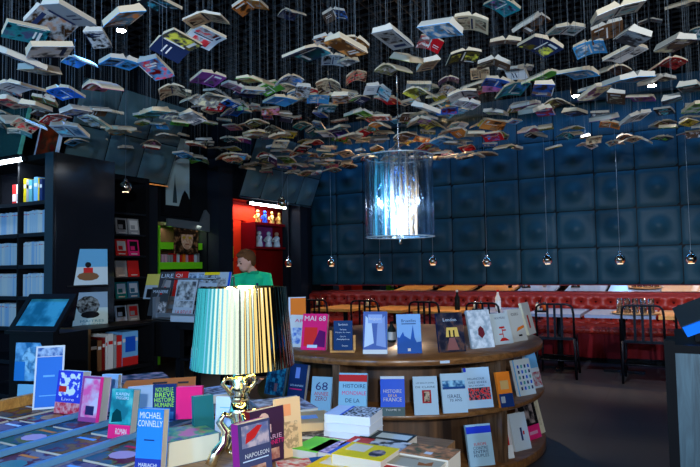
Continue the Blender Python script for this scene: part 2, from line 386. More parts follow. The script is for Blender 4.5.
# tables
TZ = .70
bluet = mat((.22, .27, .42), .3, spec=.4)
def table(xr, w, m, label, v0=7.2, v1=8.1):
    u1 = xv(xr, v0)
    q = empty('dining_table', MU @ T((u1-w, v0, 0)), label, 'table', 'tables along the red booth'); d = v1-v0
    k = MB(); k.box((0, 0, TZ-.035), (w, d, TZ), m); k.build('tabletop', q)
    k = MB(); k.tube([(w/2, d/2, .03), (w/2, d/2, TZ-.035)], .035, IRON, 10); k.build('column', q)
    k = MB(); k.box((w/2-.22, d/2-.03, 0), (w/2+.22, d/2+.03, .03), IRON); k.box((w/2-.03, d/2-.22, 0), (w/2+.03, d/2+.22, .0302), IRON); k.build('foot', q)
    return u1-w
tabs = [(348, .62, WOODO, 'orange wooden table by the booth behind the red and pink book'), (400, .58, WOODO, 'orange wooden table by the booth behind the tall pale photo book'), (455, .6, WOODO, 'wooden booth table with a dark bottle at its right end'),
        (510, .6, bluet, 'pale blue lit booth table with a tall white bottle'), (577, .6, bluet, 'pale blue lit booth table behind the right end of the round island'), (652, .72, bluet, 'pale booth table carrying the stacked drinking glasses'), (720, .6, WOODO, 'orange wooden booth table at the right edge')]
TU = [table(*t) for t in tabs]

# chairs
def chair(u, v, rz, label):
    q = empty('metal_chair', MU @ T((u, v, 0)) @ RZ(R(rz)), label, 'chair', 'dark metal chairs facing the booth')
    w = .2; 
    k = MB(); k.box((-w, .02, .425), (w, .4, .45), IRON); k.box((-w+.02, .04, .45), (w-.02, .38, .455), mat((.03, .035, .045), .2, .6)); k.build('seat', q)
    pts = [(-w, 0, .45), (-w, -.03, .72)]+[(-w+.07-.07*math.cos(a), -.04, .76+.07*math.sin(a)) for a in (R(30), R(60), R(90))]
    pts = pts+[(-p[0], p[1], p[2]) for p in pts[::-1]]
    k = MB(); k.tube(pts, .013, IRON, 8); k.build('back_frame', q)
    for sx in (-.075, 0, .075):
        k = MB(); k.box((sx-.013, -.03, .45), (sx+.013, -.02, .82), IRON); k.build('back_slat', q)
    for sx in (-1, 1):
        k = MB(); k.tube([(sx*w, 0, .45), (sx*(w+.01), -.03, 0)], .014, IRON, 8); k.build('leg', q)
        k = MB(); k.tube([(sx*(w-.01), .39, .43), (sx*(w+.01), .42, 0)], .013, IRON, 8); k.build('leg', q)
    k = MB(); k.tube([(-w, -.01, .2), (w, -.01, .2)], .009, IRON, 6); k.tube([(-w, .4, .2), (w, .4, .2)], .009, IRON, 6); k.tube([(-w, -.01, .2), (-w, .4, .2)], .009, IRON, 6); k.tube([(w, -.01, .2), (w, .4, .2)], .009, IRON, 6); k.build('stretcher', q)
for x, v, rz, lb in ((552, 7.0, 3, 'black slatted chair standing just past the right end of the round island'), (639, 6.98, 0, 'black slatted chair in front of the stacked glasses'),
                     (694, 7.1, -14, 'black slatted chair at the far right, turned a little'), (481, 7.0, 0, 'black slatted chair behind the silver covered book'),
                     (423, 7.05, 0, 'black slatted chair back above the pale blue tower book'), (364, 7.1, 4, 'black slatted chair back above the tall pale photo book'), (314, 7.1, 6, 'black slatted chair back behind the orange topped stand book')):
    chair(xv(x, v), v, rz, lb)

# things on the tables
def bottle(p, label, m, cap, r=.03, h=.22, cat='bottle', lab=None):
    q = empty('bottle', T(p), label, cat)
    k = MB(); k.lathe([(r*.9, 0), (r, .01), (r, h*.6), (r*.5, h*.75), (r*.38, h*.82), (r*.38, h*.92)], m, 14); k.build('body', q)
    if lab: k = MB(); k.lathe([(r*1.03, h*.12), (r*1.03, h*.5)], lab, 14, None, False); k.build('paper_label', q)
    k = MB(); k.lathe([(r*.45, h*.9), (r*.45, h)], cap, 10); k.build('cap', q)
def onv(x, v, z): return uv(xv(x, v), v, z)
bottle(onv(455.5, 7.5, TZ+.001), 'dark bottle with a pale shoulder on the wooden booth table', mat((.01, .012, .012), .15), WHITE, .035, .26)
bottle(onv(496, 7.4, TZ+.001), 'tall white labelled bottle on the pale booth table', mat((.6, .55, .5), .3), RED, .036, .27, lab=WHITE)
for x, v, lb in ((476, 7.5, 'small salt and pepper caddy behind the silver book'), (369, 7.6, 'condiment caddy above the tall pale photo book'), (538.5, 7.45, 'condiment caddy left of the chair past the island'), (319, 7.6, 'condiment caddy on the leftmost booth table')):
    q = empty('condiment_caddy', T(onv(x, v, TZ+.001)) @ RZ(UA), lb, 'caddy')
    k = MB(); k.box((-.07, -.03, 0), (.07, .03, .02), BLACK); k.tube([(0, 0, .02), (0, 0, .16), (.02, 0, .18)], .005, IRON, 6); k.build('rack', q)
    for dx, m in ((-.04, mat((.8, .7, .5), .3)), (.04, mat((.5, .1, .02), .3))):
        k = MB(); k.lathe([(.022, .021), (.024, .08), (.016, .1)], m, 10); c = k.build('jar', q, T((dx, 0, 0)))
        k = MB(); k.lathe([(.018, .1), (.018, .12)], CHROME, 10); k.build('lid', c)
glass = mat((.8, .9, 1), .08, 0, emit=None, spec=.8, name='tumbler_glass')
nn, nt, b = nodes('clear_glass'); N = nt.nodes; L = nt.links
N.remove(b); tr = N.new('ShaderNodeBsdfTransparent'); gl = N.new('ShaderNodeBsdfGlossy'); gl.inputs['Roughness'].default_value = .05; lw_ = N.new('ShaderNodeLayerWeight'); lw_.inputs['Blend'].default_value = .45
mx = N.new('ShaderNodeMixShader'); L.new(lw_.outputs['Facing'], mx.inputs[0]); L.new(tr.outputs[0], mx.inputs[1]); L.new(gl.outputs[0], mx.inputs[2]); L.new(mx.outputs[0], N['Material Output'].inputs[0])
GL = nn; gi = 0
gu = xv(632, 7.35)
k = MB(); k.lathe([(.01, 0), (.24, .004), (.26, .02), (.25, .02), (.235, .01), (.01, .01)], mat((.5, .3, .15), .4), 28); k.build('round_tray', None, T(uv(gu, 7.45, TZ+.001)), label='round tray under the stacked glasses on the pale booth table', cat='tray')
first = None
for kz in range(2):
    for i in range(5):
        for j in range(3 if kz == 0 else 2):
            p = uv(gu-.16+.08*i, 7.35+.08*j+kz*.04, TZ+.013+kz*.082)
            if first is None:
                k = MB(); k.lathe([(.034, 0), (.034, .003), (.031, .08), (.03, .08), (.032, .004)], GL, 14)
                first = k.build('drinking_glass', None, T(p)); o = first
            else:
                o = first.copy(); COL.objects.link(o); o.matrix_basis = T(p)
            tag(o, 'clear tumbler in the %s layer of the stacked glasses' % ('lower', 'upper')[kz], 'glass', 'stacked tumblers, %s layer' % ('lower', 'upper')[kz])

# ================================================================== ROUND ISLAND
IC = Vector((.35, 4.6, 0)); IR = 1.07
isl = empty('round_display_island', T(IC), 'big round dark wood display island with books on its shelves', 'display stand')
def disc(r, z0, z1, m, mt=None, n=96):
    k = MB(); vs = []; 
    k.lathe([(r-.005, z0), (r, z0+.006), (r, z1-.006), (r-.005, z1)], m, n)
    return k
topm = WOODT
disc(IR, .70, .74, topm).build('countertop', isl)
disc(IR, .385, .415, topm).build('shelf', isl); disc(IR, .0, .06, topm).build('shelf', isl)
slat = stripes((.02, .009, .005), (.15, .07, .03), 14, .4, stretch=(1, 1, .02), distort=.2)
k = MB(); k.lathe([(.74, .06), (.74, .385)], slat, 96, None, False); k.build('core_panel', isl)
k = MB(); k.lathe([(.74, .415), (.74, .70)], slat, 96, None, False); k.build('core_panel', isl)
def ang(x, r):      # angle on the island (about its centre) of the rim point under column x
    k_ = (x-350)/F; best = None
    for i in range(3600):
        a = -math.pi/2 + (i-1800)/1800*1.6; X = IC.x+r*math.cos(a); Y = IC.y+r*math.sin(a)
        if Y < IC.y+.1:
            e = abs(X/Y-k_)
            if best is None or e < best[0]: best = (e, a)
    return best[1]
for x in (334, 499):
    a = ang(x, IR-.03)
    k = MB(); k.box((.74, -.025, .06), (IR-.03, .025, .385), WOOD); k.box((.74, -.025, .415), (IR-.03, .025, .70), WOOD); k.build('divider', isl, RZ(a))
for a in (R(160), R(20), R(90)):
    k = MB(); k.box((.74, -.025, .06), (IR-.03, .025, .385), WOOD); k.box((.74, -.025, .415), (IR-.03, .025, .70), WOOD); k.build('divider', isl, RZ(a))
p_ = atz(434, 357, .72); k = MB(); a = math.atan2(p_.y-IC.y, p_.x-IC.x)
k.box((IR, -.03, .712), (IR+.001, .03, .728), PALE); k.build('shelf_ticket', isl, RZ(a))
def isb(x, y, z, wp, hp, cov, design, label, lean=14, f=.6, dyaw=0, t=.022, **kw):
    p = atz(x, y, z); out = math.degrees(math.atan2(p.y-IC.y, p.x-IC.x))+90
    return stand(x, y, z, wp, hp, out*f+dyaw, lean, t, cov, design, label, group=None, wmax=.18, **kw)
def A(*a, **k): return art(*a, **k)
grn = lambda s: s
IT = .741
isb(313, 350, IT, 26, 35, PINK, [(.1, .1, .62, .62, mat((.7, .03, .03), .3)), (None, [(.45, .1), (.95, .08), (.95, .5), (.7, .55)], mat((.12, .01, .12), .3)), ('MAI 68', .5, .87, .85, .14, WHITE), (.25, .06, .65, .14, PALE)], 'red and pink book titled MAI 68 standing on the island top', dyaw=10, t=.03)
isb(295, 347, IT, 15, 31, WHITE, [('AR', .6, .82, .6, .1, PINK), (.2, .1, .8, .6, A((.1, .2, .6), (.6, .7, .85), None, 5, 2))], 'white book partly behind the red and pink one on the island top', dyaw=10)
p = atz(343, 352, IT); q = empty('menu_board', T(p) @ RZ(R(-8)), 'small blue board with white handwriting in a wooden holder on the island', 'sign')
k = MB(); k.box((-.08, -.03, 0), (.08, .04, .012), WOODO); k.box((-.085, -.01, .012), (-.07, .012, .14), WOODO); k.box((.07, -.01, .012), (.085, .012, .11), WOODO); k.build('holder', q)
cover_mb(.125, .19, .006, mat((.01, .04, .14), .3), [('Sandwich', .5, .87, .5, .07, WHITE), ('Tartines', .5, .7, .35, .05, WHITE), ('Soupe du jour', .5, .6, .8, .05, WHITE), ('Quiche', .5, .46, .3, .05, WHITE), ('Assiette', .5, .37, .7, .05, WHITE), ('Dessert', .6, .15, .3, .05, WHITE)]).build('board', q, T((0, 0, .012)) @ RX(R(-6)))
isb(375, 354, IT, 24, 41, SKY, [(.0, .0, 1, .1, WHITE), (0, .1, 1, 1, mat((.08, .14, .4), .3)), (None, [(.05, .15), (.45, .25), (.35, .75), (.1, .9)], PALE), (None, [(.55, .2), (.95, .15), (.9, .9), (.6, .7)], mat((.25, .35, .65), .3)), (.2, .72, .8, .93, mat((.3, .42, .75), .4)), ('Belgique', .5, .82, .5, .08, WHITE)], 'tall pale blue photo book with a white foot on the island top', f=.55)
isb(410, 353.5, IT, 24, 38, PALE, [(0, .0, 1, 1, mat((.22, .42, .75), .3)), ('Bruxelles', .5, .83, .6, .08, NAVY), (.2, .74, .8, .76, NAVY), (None, [(0, 0), (1, 0), (1, .3), (.8, .28), (.72, .4), (.67, .72), (.6, .5), (.55, .35), (.3, .45), (.25, .55), (.1, .4), (0, .42)], mat((.02, .1, .42), .3)), (.42, .06, .54, .13, WHITE)], 'light blue book with a dark blue church tower on the island top', f=.55)
isb(453, 352, IT, 26, 38, NAVY, [(.0, .0, 1, 1, A((.01, .012, .03), (.12, .06, .05), (.03, .03, .05), 3, 4)), (None, [(.3, .38), (.8, .38), (.75, .62), (.35, .62)], mat((.75, .5, .12), .4)), (.42, .38, .48, .55, INK), (.58, .38, .64, .55, INK), (None, [(.3, .05), (.75, .05), (.62, .36), (.42, .36)], mat((.25, .1, .1), .4)), ('London', .5, .82, .5, .08, PALE)], 'dark book with a glowing yellow building front on the island top', f=.55)
silv = mat((.45, .55, .65), .2)
isb(484, 348, IT, 22, 37, silv, [(0, 0, 1, 1, A((.35, .45, .55), (.75, .82, .9), None, 4, 8, .15)), (None, [(.5, .25), (.65, .35), (.62, .5), (.5, .58), (.38, .5), (.35, .35)], mat((.15, .02, .03), .3))], 'silver plastic wrapped book with a small dark red emblem on the island top')
isb(505, 344, IT, 19, 30, WHITE, [(0, 0, 1, 1, mat((.55, .65, .7), .4)), ('NOUVEAU', .5, .84, .6, .07, NAVY), (.49, .1, .53, .5, RED), (.3, .3, .5, .34, RED), (.5, .42, .72, .46, RED), (.36, .5, .66, .56, RED), (None, [(.25, .1), (.8, .1), (.6, .2), (.4, .2)], RED)], 'white book with a red tree drawing on the island top')
isb(521, 341, IT, 17, 31, WHITE, [(0, 0, 1, 1, mat((.6, .62, .6), .4)), ('IDEES', .5, .84, .5, .08, INK), (None, [(.35, .3), (.95, .4), (.95, .48), (.5, .42)], ORANGE), (.45, .15, .7, .2, INK)], 'white book with an orange swash on the island top')
isb(533, 334, IT, 14, 31, CREAM, [(0, 0, 1, 1, mat((.6, .62, .62), .4)), (.3, .2, .5, .6, RED)], 'pale book with red marks, furthest right on the island top')
# orange topped tall display piece behind MAI 68
p = atz(299, 343, IT); book(T((p.x-.02, p.y+.12, IT)) @ RZ(R(8)) @ RX(R(-4)), .13, .33, .02, PALE, [(.1, .58, 1, .98, ORANGE), (.1, .05, 1, .56, A((.05, .06, .07), (.6, .65, .7), None, 6, 9))], 'tall book with an orange upper half behind the red one, island top')
bottle(atz(392, 342, IT), 'small dark glass bottle with white label between two blue books on the island', mat((.02, .03, .03), .12), BLACK, .03, .15, lab=WHITE)
MT = .416
isb(273, 395, MT, 20, 37, mat((.02, .12, .2), .35), [(0, 0, 1, 1, A((.01, .03, .07), (.03, .3, .42), (.02, .1, .2), 5, 3)), (.5, .1, .65, .3, mat((.3, .12, .14), .3))], 'large teal patterned book on the middle island shelf beside the lamp')
isb(295, 400, MT, 17, 34, NAVY, [(.35, .6, .6, .9, mat((.15, .25, .7), .4)), ('LES ANNEES', .5, .4, .75, .05, PALE), (.1, .28, .8, .31, PINK)], 'navy book with a small emblem on the middle island shelf', t=.03)
isb(320, 411, MT, 20, 32, PALE, [(0, 0, 1, 1, mat((.25, .45, .6), .3)), ('68', .5, .72, .6, .24, mat((.03, .03, .15), .3)), ('ANNEE', .5, .5, .7, .11, mat((.5, .03, .05), .3)), ('ZERO', .5, .36, .6, .13, mat((.25, .02, .06), .3))], 'pale blue book with 68 in dark lettering on the middle island shelf', spine='R')
isb(352, 417, MT, 28, 41, mat((.25, .5, .68), .35), [(0, .8, 1, .96, RED), ('HISTOIRE', .55, .7, .8, .09, NAVY), ('MONDIALE', .55, .54, .85, .09, PINK), ('DE LA', .5, .37, .5, .09, NAVY), ('FRANCE', .55, .2, .7, .09, NAVY)], 'pale blue book with a red band titled HISTOIRE MONDIALE DE LA FRANCE', f=.6, spine='R', t=.04)
isb(393, 416, MT, 24, 37, mat((.01, .1, .75), .3), [(0, 0, 1, .22, mat((.08, .13, .14), .4)), (0, .93, 1, 1, PALE), ('HISTOIRE', .5, .62, .75, .09, WHITE), ('DE LA', .5, .51, .35, .06, YEL), ('FRANCE', .5, .41, .75, .1, WHITE), ('TOME II', .5, .15, .6, .05, WHITE)], 'bright blue book titled HISTOIRE DE LA FRANCE with a grey foot', f=.6, t=.03)
lb_ = mat((.42, .6, .78), .35)
isb(427, 415, MT, 24, 36, lb_, [('LES BEAUX JOURS', .5, .82, .75, .05, NAVY), ('DE CLAIRE', .5, .72, .8, .05, NAVY), (.35, .3, .72, .64, mat((.35, .01, .02), .3)), (.43, .34, .66, .6, A((.03, .02, .02), (.5, .4, .3), None, 9, 5))], 'pale blue book with a small framed red photograph on the middle shelf', f=.55)
isb(456, 413, MT, 24, 37, lb_, [(.05, .6, .98, .82, A((.01, .1, .3), (.3, .6, .85), None, 5, 6)), (.05, .6, .98, .66, mat((.01, .06, .25), .3)), ('ISRAEL', .5, .42, .55, .09, NAVY), ('70 ANS', .55, .32, .5, .07, NAVY)], 'pale book titled ISRAEL below a blue mountain picture', f=.55)
isb(481, 408, MT, 25, 38, lb_, [(0, .9, .1, 1, mat((.02, .05, .6), .3)), (.1, .2, .95, .5, A((.03, .02, .04), (.75, .02, .02), (.3, .2, .25), 12, 6, contrast=.05)), ('MELANCOLIE', .45, .72, .65, .05, NAVY), ('DES IDEES', .5, .63, .7, .05, NAVY), ('DU NORD', .45, .55, .6, .04, NAVY)], 'pale blue book with a band of red and black pictures on the middle shelf', f=.55)
isb(508, 407, MT, 13, 33, ORANGE, [(0, 0, 1, .38, NAVY), (.2, .5, .8, .75, mat((.6, .35, .12), .4)), (.1, .12, .4, .3, GREY)], 'orange book with a navy foot on the middle island shelf, right of the divider')
isb(528, 395, MT, 16, 34, WHITE, [(0, 0, 1, 1, mat((.55, .65, .72), .4)), (0, 0, .08, 1, SKY)]+[(.2+.2*i, .15+.15*j, .3+.2*i, .24+.15*j, (NAVY, BLUE, mat((.05, .3, .3), .4))[(i+j) % 3]) for i in range(4) for j in range(5)], 'white book covered with small blue owl shapes on the middle shelf', dyaw=0)
isb(538, 388, MT, 10, 38, PALE, [(0, .05, 1, .4, A((.4, .05, .1), (.5, .6, .7), None, 6, 5)), (0, .5, 1, .9, SKY)], 'pale book with pink foot at the right end of the middle shelf')
BT = .061
isb(483, 466, BT, 24, 38, mat((.35, .55, .7), .35), [(0, .78, 1, .95, mat((.02, .05, .6), .3)), ('EUROPE', .5, .52, .5, .07, RED), ('CONTRE', .5, .43, .6, .07, NAVY), ('ENTRE', .5, .34, .6, .07, NAVY), ('PEUPLES', .5, .25, .6, .07, NAVY)], 'pale book with a blue top band standing alone on the lowest shelf', f=.55)
isb(508, 459, BT, 13, 34, mat((.55, .5, .5), .4), [(.1, .35, .8, .95, RED), (None, [(.3, .6), (.7, .6), (.7, .8), (.3, .8)], mat((.8, .6, .45), .5)), (0, .0, 1, .35, WHITE)], 'narrow red and white book on the lowest shelf beside the divider')
isb(524, 450, BT, 15, 34, WHITE, [(0, 0, 1, 1, mat((.5, .58, .66), .4)), (.5, .25, .62, .6, NAVY), (.65, .4, .75, .5, RED)], 'thick white book with a pale blue spine on the lowest shelf', t=.045)
isb(535, 439, BT, 19, 36, BLACK, [(0, .0, 1, .35, PINK), (.2, .4, .8, .95, A((.01, .01, .015), (.35, .28, .28), None, 3, 5)), (.25, .12, .8, .2, mat((.7, .3, .5), .3))], 'black and pink portrait book on the lowest shelf')
isb(541, 434, BT, 9, 38, CREAM, [(.2, .2, .8, .8, A((.5, .45, .3), (.65, .62, .5), None, 4, 5))], 'cream book at the right end of the lowest shelf')
# wire holders beside faced out books
for x, y in ((433, 409), (466, 455), (466, 352)):
    pass

# ================================================================== FOREGROUND TABLES
TT = .64
def disp_table(u0, u1, v0, v1, label):
    q = empty('display_table', MU @ T((u0, v0, 0)), label, 'table'); w, d = u1-u0, v1-v0
    k = MB(); k.box((0, 0, TT-.05), (w, d, TT), WOODM); k.build('tabletop', q)
    for a, b_ in ((.03, .03), (w-.1, .03), (.03, d-.1), (w-.1, d-.1)):
        k = MB(); k.box((a, b_, 0), (a+.07, b_+.07, TT-.05), WOOD); k.build('leg', q)
    return q
LT = disp_table(-2.85, -1.605, .3, 2.4, 'large low table of flat lying comics and books at the lower left')
disp_table(-1.595, -.74, .3, 2.16, 'brown wooden display table under the golden lamp')
k = MB(); k.box((0, 0, 0), (.03, 1.1, .05), WOODO); k.build('edge_rail', LT, T((.0, .62, TT-.34)) @ T((0, 0, .34)), label='orange wooden edge rail')
# flat comics in clear sleeves with pale rails
cols = [((.02, .1, .25), (.3, .1, .15), (.1, .25, .4)), ((.5, .25, .05), (.1, .2, .3), (.3, .06, .1)), ((.4, .3, .5), (.1, .12, .3), (.55, .4, .6)), ((.02, .15, .3), (.2, .5, .6), None), ((.35, .03, .1), (.1, .3, .45), (.4, .35, .1)), ((.05, .25, .2), (.4, .4, .15), (.1, .2, .4)), ((.5, .45, .55), (.3, .05, .12), (.15, .2, .45))]
nmz = ['dark blue and rust', 'orange and slate', 'lilac and navy', 'blue and aqua', 'crimson and blue', 'green and olive', 'mauve and red']
rows = [(-2.68, 0), (-2.45, 1), (-2.22, 2), (-1.98, 3), (-1.72, 4)]
def ordw(i): return ['first', 'second', 'third', 'fourth', 'fifth', 'sixth', 'seventh', 'eighth', 'ninth', 'tenth'][i] if i < 10 else '%dth' % (i+1)
rn = ['leftmost row', 'second row from left', 'middle row', 'fourth row from left', 'rightmost row']
for u, ri in rows:
    for j in range(6):
        v = .78+j*.235
        if v > 2.1: continue
        ci = (ri*3+j*2) % 7; w = .19; h = .215
        m = art(*[tuple(t*.42 for t in c_) if c_ else None for c_ in cols[ci]], 1.6+.5*(j % 3), ri*7+j, .18, contrast=.04)
        des = [(.04, .04, .96, .96, m), (.1, .74, .6, .82, (PALE, ORANGE, SKY, PINK)[(ri+j) % 4])]
        if (ri+j) % 2: des.append((None, [(.5+.28*math.cos(t*.63), .42+.2*math.sin(t*.63)) for t in range(10)], (LPINK, mat((.6, .25, .08), .3), TEAL)[j % 3]))
        book(MU @ T((u, v, TT+.012)) @ RZ(R(random.uniform(-3, 3))) @ RX(R(-90)) @ T((0, 0, -h/2)), w, h, .011, m, des,
             '%s comic lying flat, %s from the near end, %s' % (nmz[ci], ordw(j), rn[ri]), cat='book', group='comics lying flat on the left table')
rail = mat((.12, .3, .5), .12)
for u, lb in ((-2.335, 'pale blue divider rail nearest the left edge of the comic table'), (-2.1, 'long pale blue divider rail in the middle of the comic table'), (-1.85, 'pale blue divider rail nearest the standing thriller on the comic table')):
    k = MB(); k.box((-.011, 0, 0), (.011, 1.5, .02), rail); k.build('divider_rail', None, MU @ T((u, .45, TT+.0125)), label=lb, cat='divider')
Z1 = TT+.013
def fb(*a, **k): return stand(*a, **k)
bl = mat((.03, .17, .6), .35)
fb(47, 409, Z1, 26, 60, 16, 14, .008, WHITE, [(.06, .03, .94, .82, bl), (.06, .83, .94, .97, A((.03, .1, .35), (.35, .5, .7), None, 6, 3)), (.3, .5, .7, .53, SKY), (.2, .2, .8, .215, SKY)], 'tall leaning white edged blue card at the far left of the table', name='display_card', cat='card')
fb(66, 414, Z1, 22, 41, -22, 8, .045, PALE, [(0, 0, 1, 1, mat((.03, .05, .55), .3)), (.1, .4, .9, .95, A((.03, .06, .6), (.65, .75, .9), None, 5, 4, contrast=.03)), (0, 0, 1, .26, A((.5, .02, .06), (.6, .3, .35), None, 8, 2)), (.1, .5, .4, .64, RED), ('Livre', .5, .34, .5, .07, WHITE)], 'thick blue and white paperback with a red foot standing left on the table', spine='L')
fb(88, 422, Z1, 19, 43, -22, 9, .045, LPINK, [(0, 0, 1, 1, mat((.3, .06, .25), .3)), (.1, .1, .85, .95, A((.55, .5, .7), (.7, .1, .35), (.6, .3, .5), 2.5, 4)), (.3, .15, .7, .35, mat((.02, .02, .1), .3)), (.85, 0, 1, 1, PINK)], 'pink flowered paperback second from the left among the standing ones', page=PAGEW)
fb(108, 412, Z1, 15, 36, -10, 6, .03, PALE, [(0, 0, 1, 1, mat((.25, .45, .7), .4)), (.3, .1, .35, .9, SKY)], 'plain pale blue book squeezed behind the pink flowered one')
fb(118, 439, Z1, 20, 47, -18, 9, .04, TEAL, [(0, .3, 1, 1, A((.01, .15, .2), (.1, .45, .45), (.02, .3, .35), 2, 6)), (None, [(.1, .32), (.6, .35), (.5, .55), (.3, .6), (.12, .5)], mat((.0, .04, .05), .4)), (0, 0, 1, .28, PINK), ('KAREN', .5, .9, .6, .06, PALE), ('VIGGERS', .5, .82, .6, .06, PALE), ('ROMAN', .6, .15, .5, .12, WHITE)], 'teal paperback with a bright pink foot standing in the left group')
fb(147, 473, Z1, 24, 60, -14, 7, .036, mat((.02, .2, .65), .3), [(0, .0, 1, .22, mat((.02, .04, .3), .3)), ('MICHAEL', .5, .9, .85, .1, WHITE), ('CONNELLY', .5, .77, .95, .1, WHITE), ('MARIACHI', .5, .12, .7, .06, WHITE), (.3, .5, .7, .52, NAVY)], 'blue thriller with large white author letters standing nearest the viewer')
# behind the row: boxes and piles
lay(128, 379, TT+.0, .42, .27, .05, -62+90, mat((.03, .05, .06), .3), [(0, 0, 1, 1, A((.01, .02, .03), (.4, .2, .18), (.08, .09, .1), 3, 11))], 'thick dark picture book lying at the back of the left table')
lay(116, 388, TT+.0, .2, .2, .035, 40, LPINK, [(.05, .05, .95, .95, A((.35, .2, .35), (.55, .35, .4), None, 2, 3))], 'mauve covered book lying in front of the thick dark picture book')
fb(141, 420, TT, 24, 32, 20, 4, .04, PALE, [(0, 0, 1, 1, mat((.35, .48, .65), .5)), (.2, .1, .22, .9, SKY)], 'plain pale blue book standing left of the green lettered one')
lay(160, 383, TT+.002, .34, .24, .10, 14, ORANGE, [(0, 0, 1, 1, mat((.75, .16, .02), .4)), (.4, .4, .6, .6, INK), (.75, .3, .9, .5, INK), (.1, .2, .3, .3, INK)], 'thick orange book with black marks lying behind the green lettered one')
lay(180, 433, TT, .22, .17, .085, -38+75, mat((.04, .1, .15), .3), [(0, 0, 1, 1, A((.05, .15, .3), (.5, .2, .35), (.1, .4, .2), 3, 8))], 'thick cream edged book lying flat under the pink standing one', page=CREAM, spine='R')
zb = TT+.086
gl_ = mat((.35, .75, .05), .4)
fb(164, 421, zb-.02, 22, 35, 4, 4, .02, NAVY, [(0, 0, 1, 1, mat((.01, .03, .13), .3)), ('NOUVELLE', .5, .86, .75, .12, gl_), ('BREVE', .5, .72, .8, .12, gl_), ('HISTOIRE', .5, .58, .85, .12, gl_), ('HUMAINE', .5, .44, .8, .12, gl_), (.1, .05, .9, .25, mat((.03, .12, .3), .3))], 'navy book with stacked lime green lettering standing by the pink one')
fb(189, 419, zb, 25, 31, 4, 4, .03, PINK, [], 'plain bright pink book standing beside the lime lettered one', spine='R')
fb(205, 449, TT+.002, 19, 51, 30, 5, .03, TEAL, [(0, 0, 1, 1, mat((.015, .13, .15), .4)), (.1, .06, .32, .12, PALE), (.6, .02, .85, .1, PALE)], 'dark teal book standing left of the lamp base')
fb(228, 449, TT+.002, 27, 49, -8, 8, .012, PALE, [(0, 0, 1, 1, mat((.42, .58, .85), .45)), (.15, .78, .85, .8, SKY), (.3, .7, .9, .715, SKY), (.2, .3, .75, .6, mat((.36, .5, .76), .45)), (.3, .08, .5, .2, NAVY)], 'pale blue book back leaning between the teal book and the lamp')
lay(213, 391, TT, .24, .2, .04, 35, WHITE, [(.08, .08, .92, .92, A((.02, .02, .03), (.45, .42, .4), None, 6, 2))], 'white edged magazine pile with a dark cover behind the teal book')
fb(257, 476, TT+.002, 31, 52, 46, 5, .036, PURPLE, [(0, 0, 1, 1, mat((.05, .06, .14), .3)), (.1, .55, .95, .95, A((.12, .14, .3), (.5, .4, .45), (.2, .2, .3), 4, 3)), (None, [(.2, .62), (.5, .7), (.75, .9), (.6, .92), (.25, .8)], RED), ('NAPOLEON', .55, .4, .75, .08, WHITE), (.1, .3, .9, .32, PALE), (.3, .02, .8, .2, A((.3, .1, .05), (.6, .4, .3), None, 5, 3))], 'history book with magenta spine and red rider in front of the lamp', spine='L')
fb(270, 463, TT+.002, 33, 52, 46, 5, .035, DKRED, [(0, 0, 1, 1, mat((.05, .02, .05), .3)), (None, [(.4+.16*math.cos(t*.63), .8+.13*math.sin(t*.63)) for t in range(10)], mat((.7, .45, .35), .4)), (.25, .55, .6, .7, mat((.6, .4, .42), .4)), ('MARIE', .6, .46, .6, .08, LPINK), ('ANTOINETTE', .6, .36, .8, .08, PINK), (.3, .05, .8, .25, A((.3, .05, .05), (.6, .35, .25), None, 5, 9))], 'dark portrait book with pink lettering directly behind the magenta spined one')
fb(291, 457, TT+.002, 24, 56, 34, 6, .02, BEIGE, [(0, 0, 1, 1, mat((.75, .48, .24), .6)), (.3, .7, .6, .9, mat((.8, .3, .12), .5)), (.2, .15, .85, .6, A((.4, .26, .14), (.7, .46, .24), None, 12, 2, contrast=.04))], 'sand coloured tall book with a faint orange emblem, right of the portrait book', page=CREAM)
lay(309, 417, TT, .17, .2, .045, 12, BEIGE, [(.05, .05, .95, .95, mat((.6, .35, .14), .5)), (.3, .35, .7, .65, mat((.25, .4, .6), .4))], 'thick sand coloured book lying behind the tall standing one', page=BEIGE)
lay(283, 404, TT, .24, .3, .012, 25, GREY, [(0, 0, 1, 1, A((.05, .05, .06), (.45, .45, .45), (.2, .2, .2), 4, 2))], 'grey magazine lying at the far edge of the table behind the lamp')
lay(262, 418, TT, .16, .2, .03, 20, DKRED, [(0, .6, 1, 1, mat((.6, .5, .1), .4))], 'dark red book with a yellow strip lying right behind the lamp stem')
lay(322, 427, TT, .22, .26, .014, -8, BLACK, [(0, 0, 1, 1, A((.02, .02, .025), (.3, .26, .22), (.04, .04, .04), 5, 12))], 'dark photo magazine lying left of the white stack')
# white stack of three
for i in range(3):
    lay(354, 411+9*(2-i)*.95, TT+.002+.034*i, .185, .15, .032, -24+i*1.5, WHITE, [(0, 0, 1, 1, mat((.62, .68, .8), .4)), (.38, 0, 1, 1, A((.02, .02, .02), (.75, .75, .75), (.4, .4, .4), 12, 4, contrast=.06)), (.33, 0, .38, 1, mat((.02, .12, .6), .3))] if i == 2 else [(0, 0, 1, 1, WHITE)],
        '%s thick white book in the stack at the far side of the table' % ('bottom', 'middle', 'top')[i], cat='book', group='stack of three white volumes', spine='L', page=mat((.6, .66, .76), .6))
lay(342, 434, TT, .2, .12, .012, -26, mat((.1, .04, .05), .3), [(0, 0, 1, 1, A((.05, .03, .04), (.6, .35, .3), (.3, .12, .1), 3, 6))], 'picture book with a pink face lying in front of the white stack')
lay(316, 444, TT, .11, .16, .03, -30, GREEN, [(0, 0, 1, 1, mat((.16, .62, .06), .4))], 'plain bright green book lying in front of the sand coloured book')
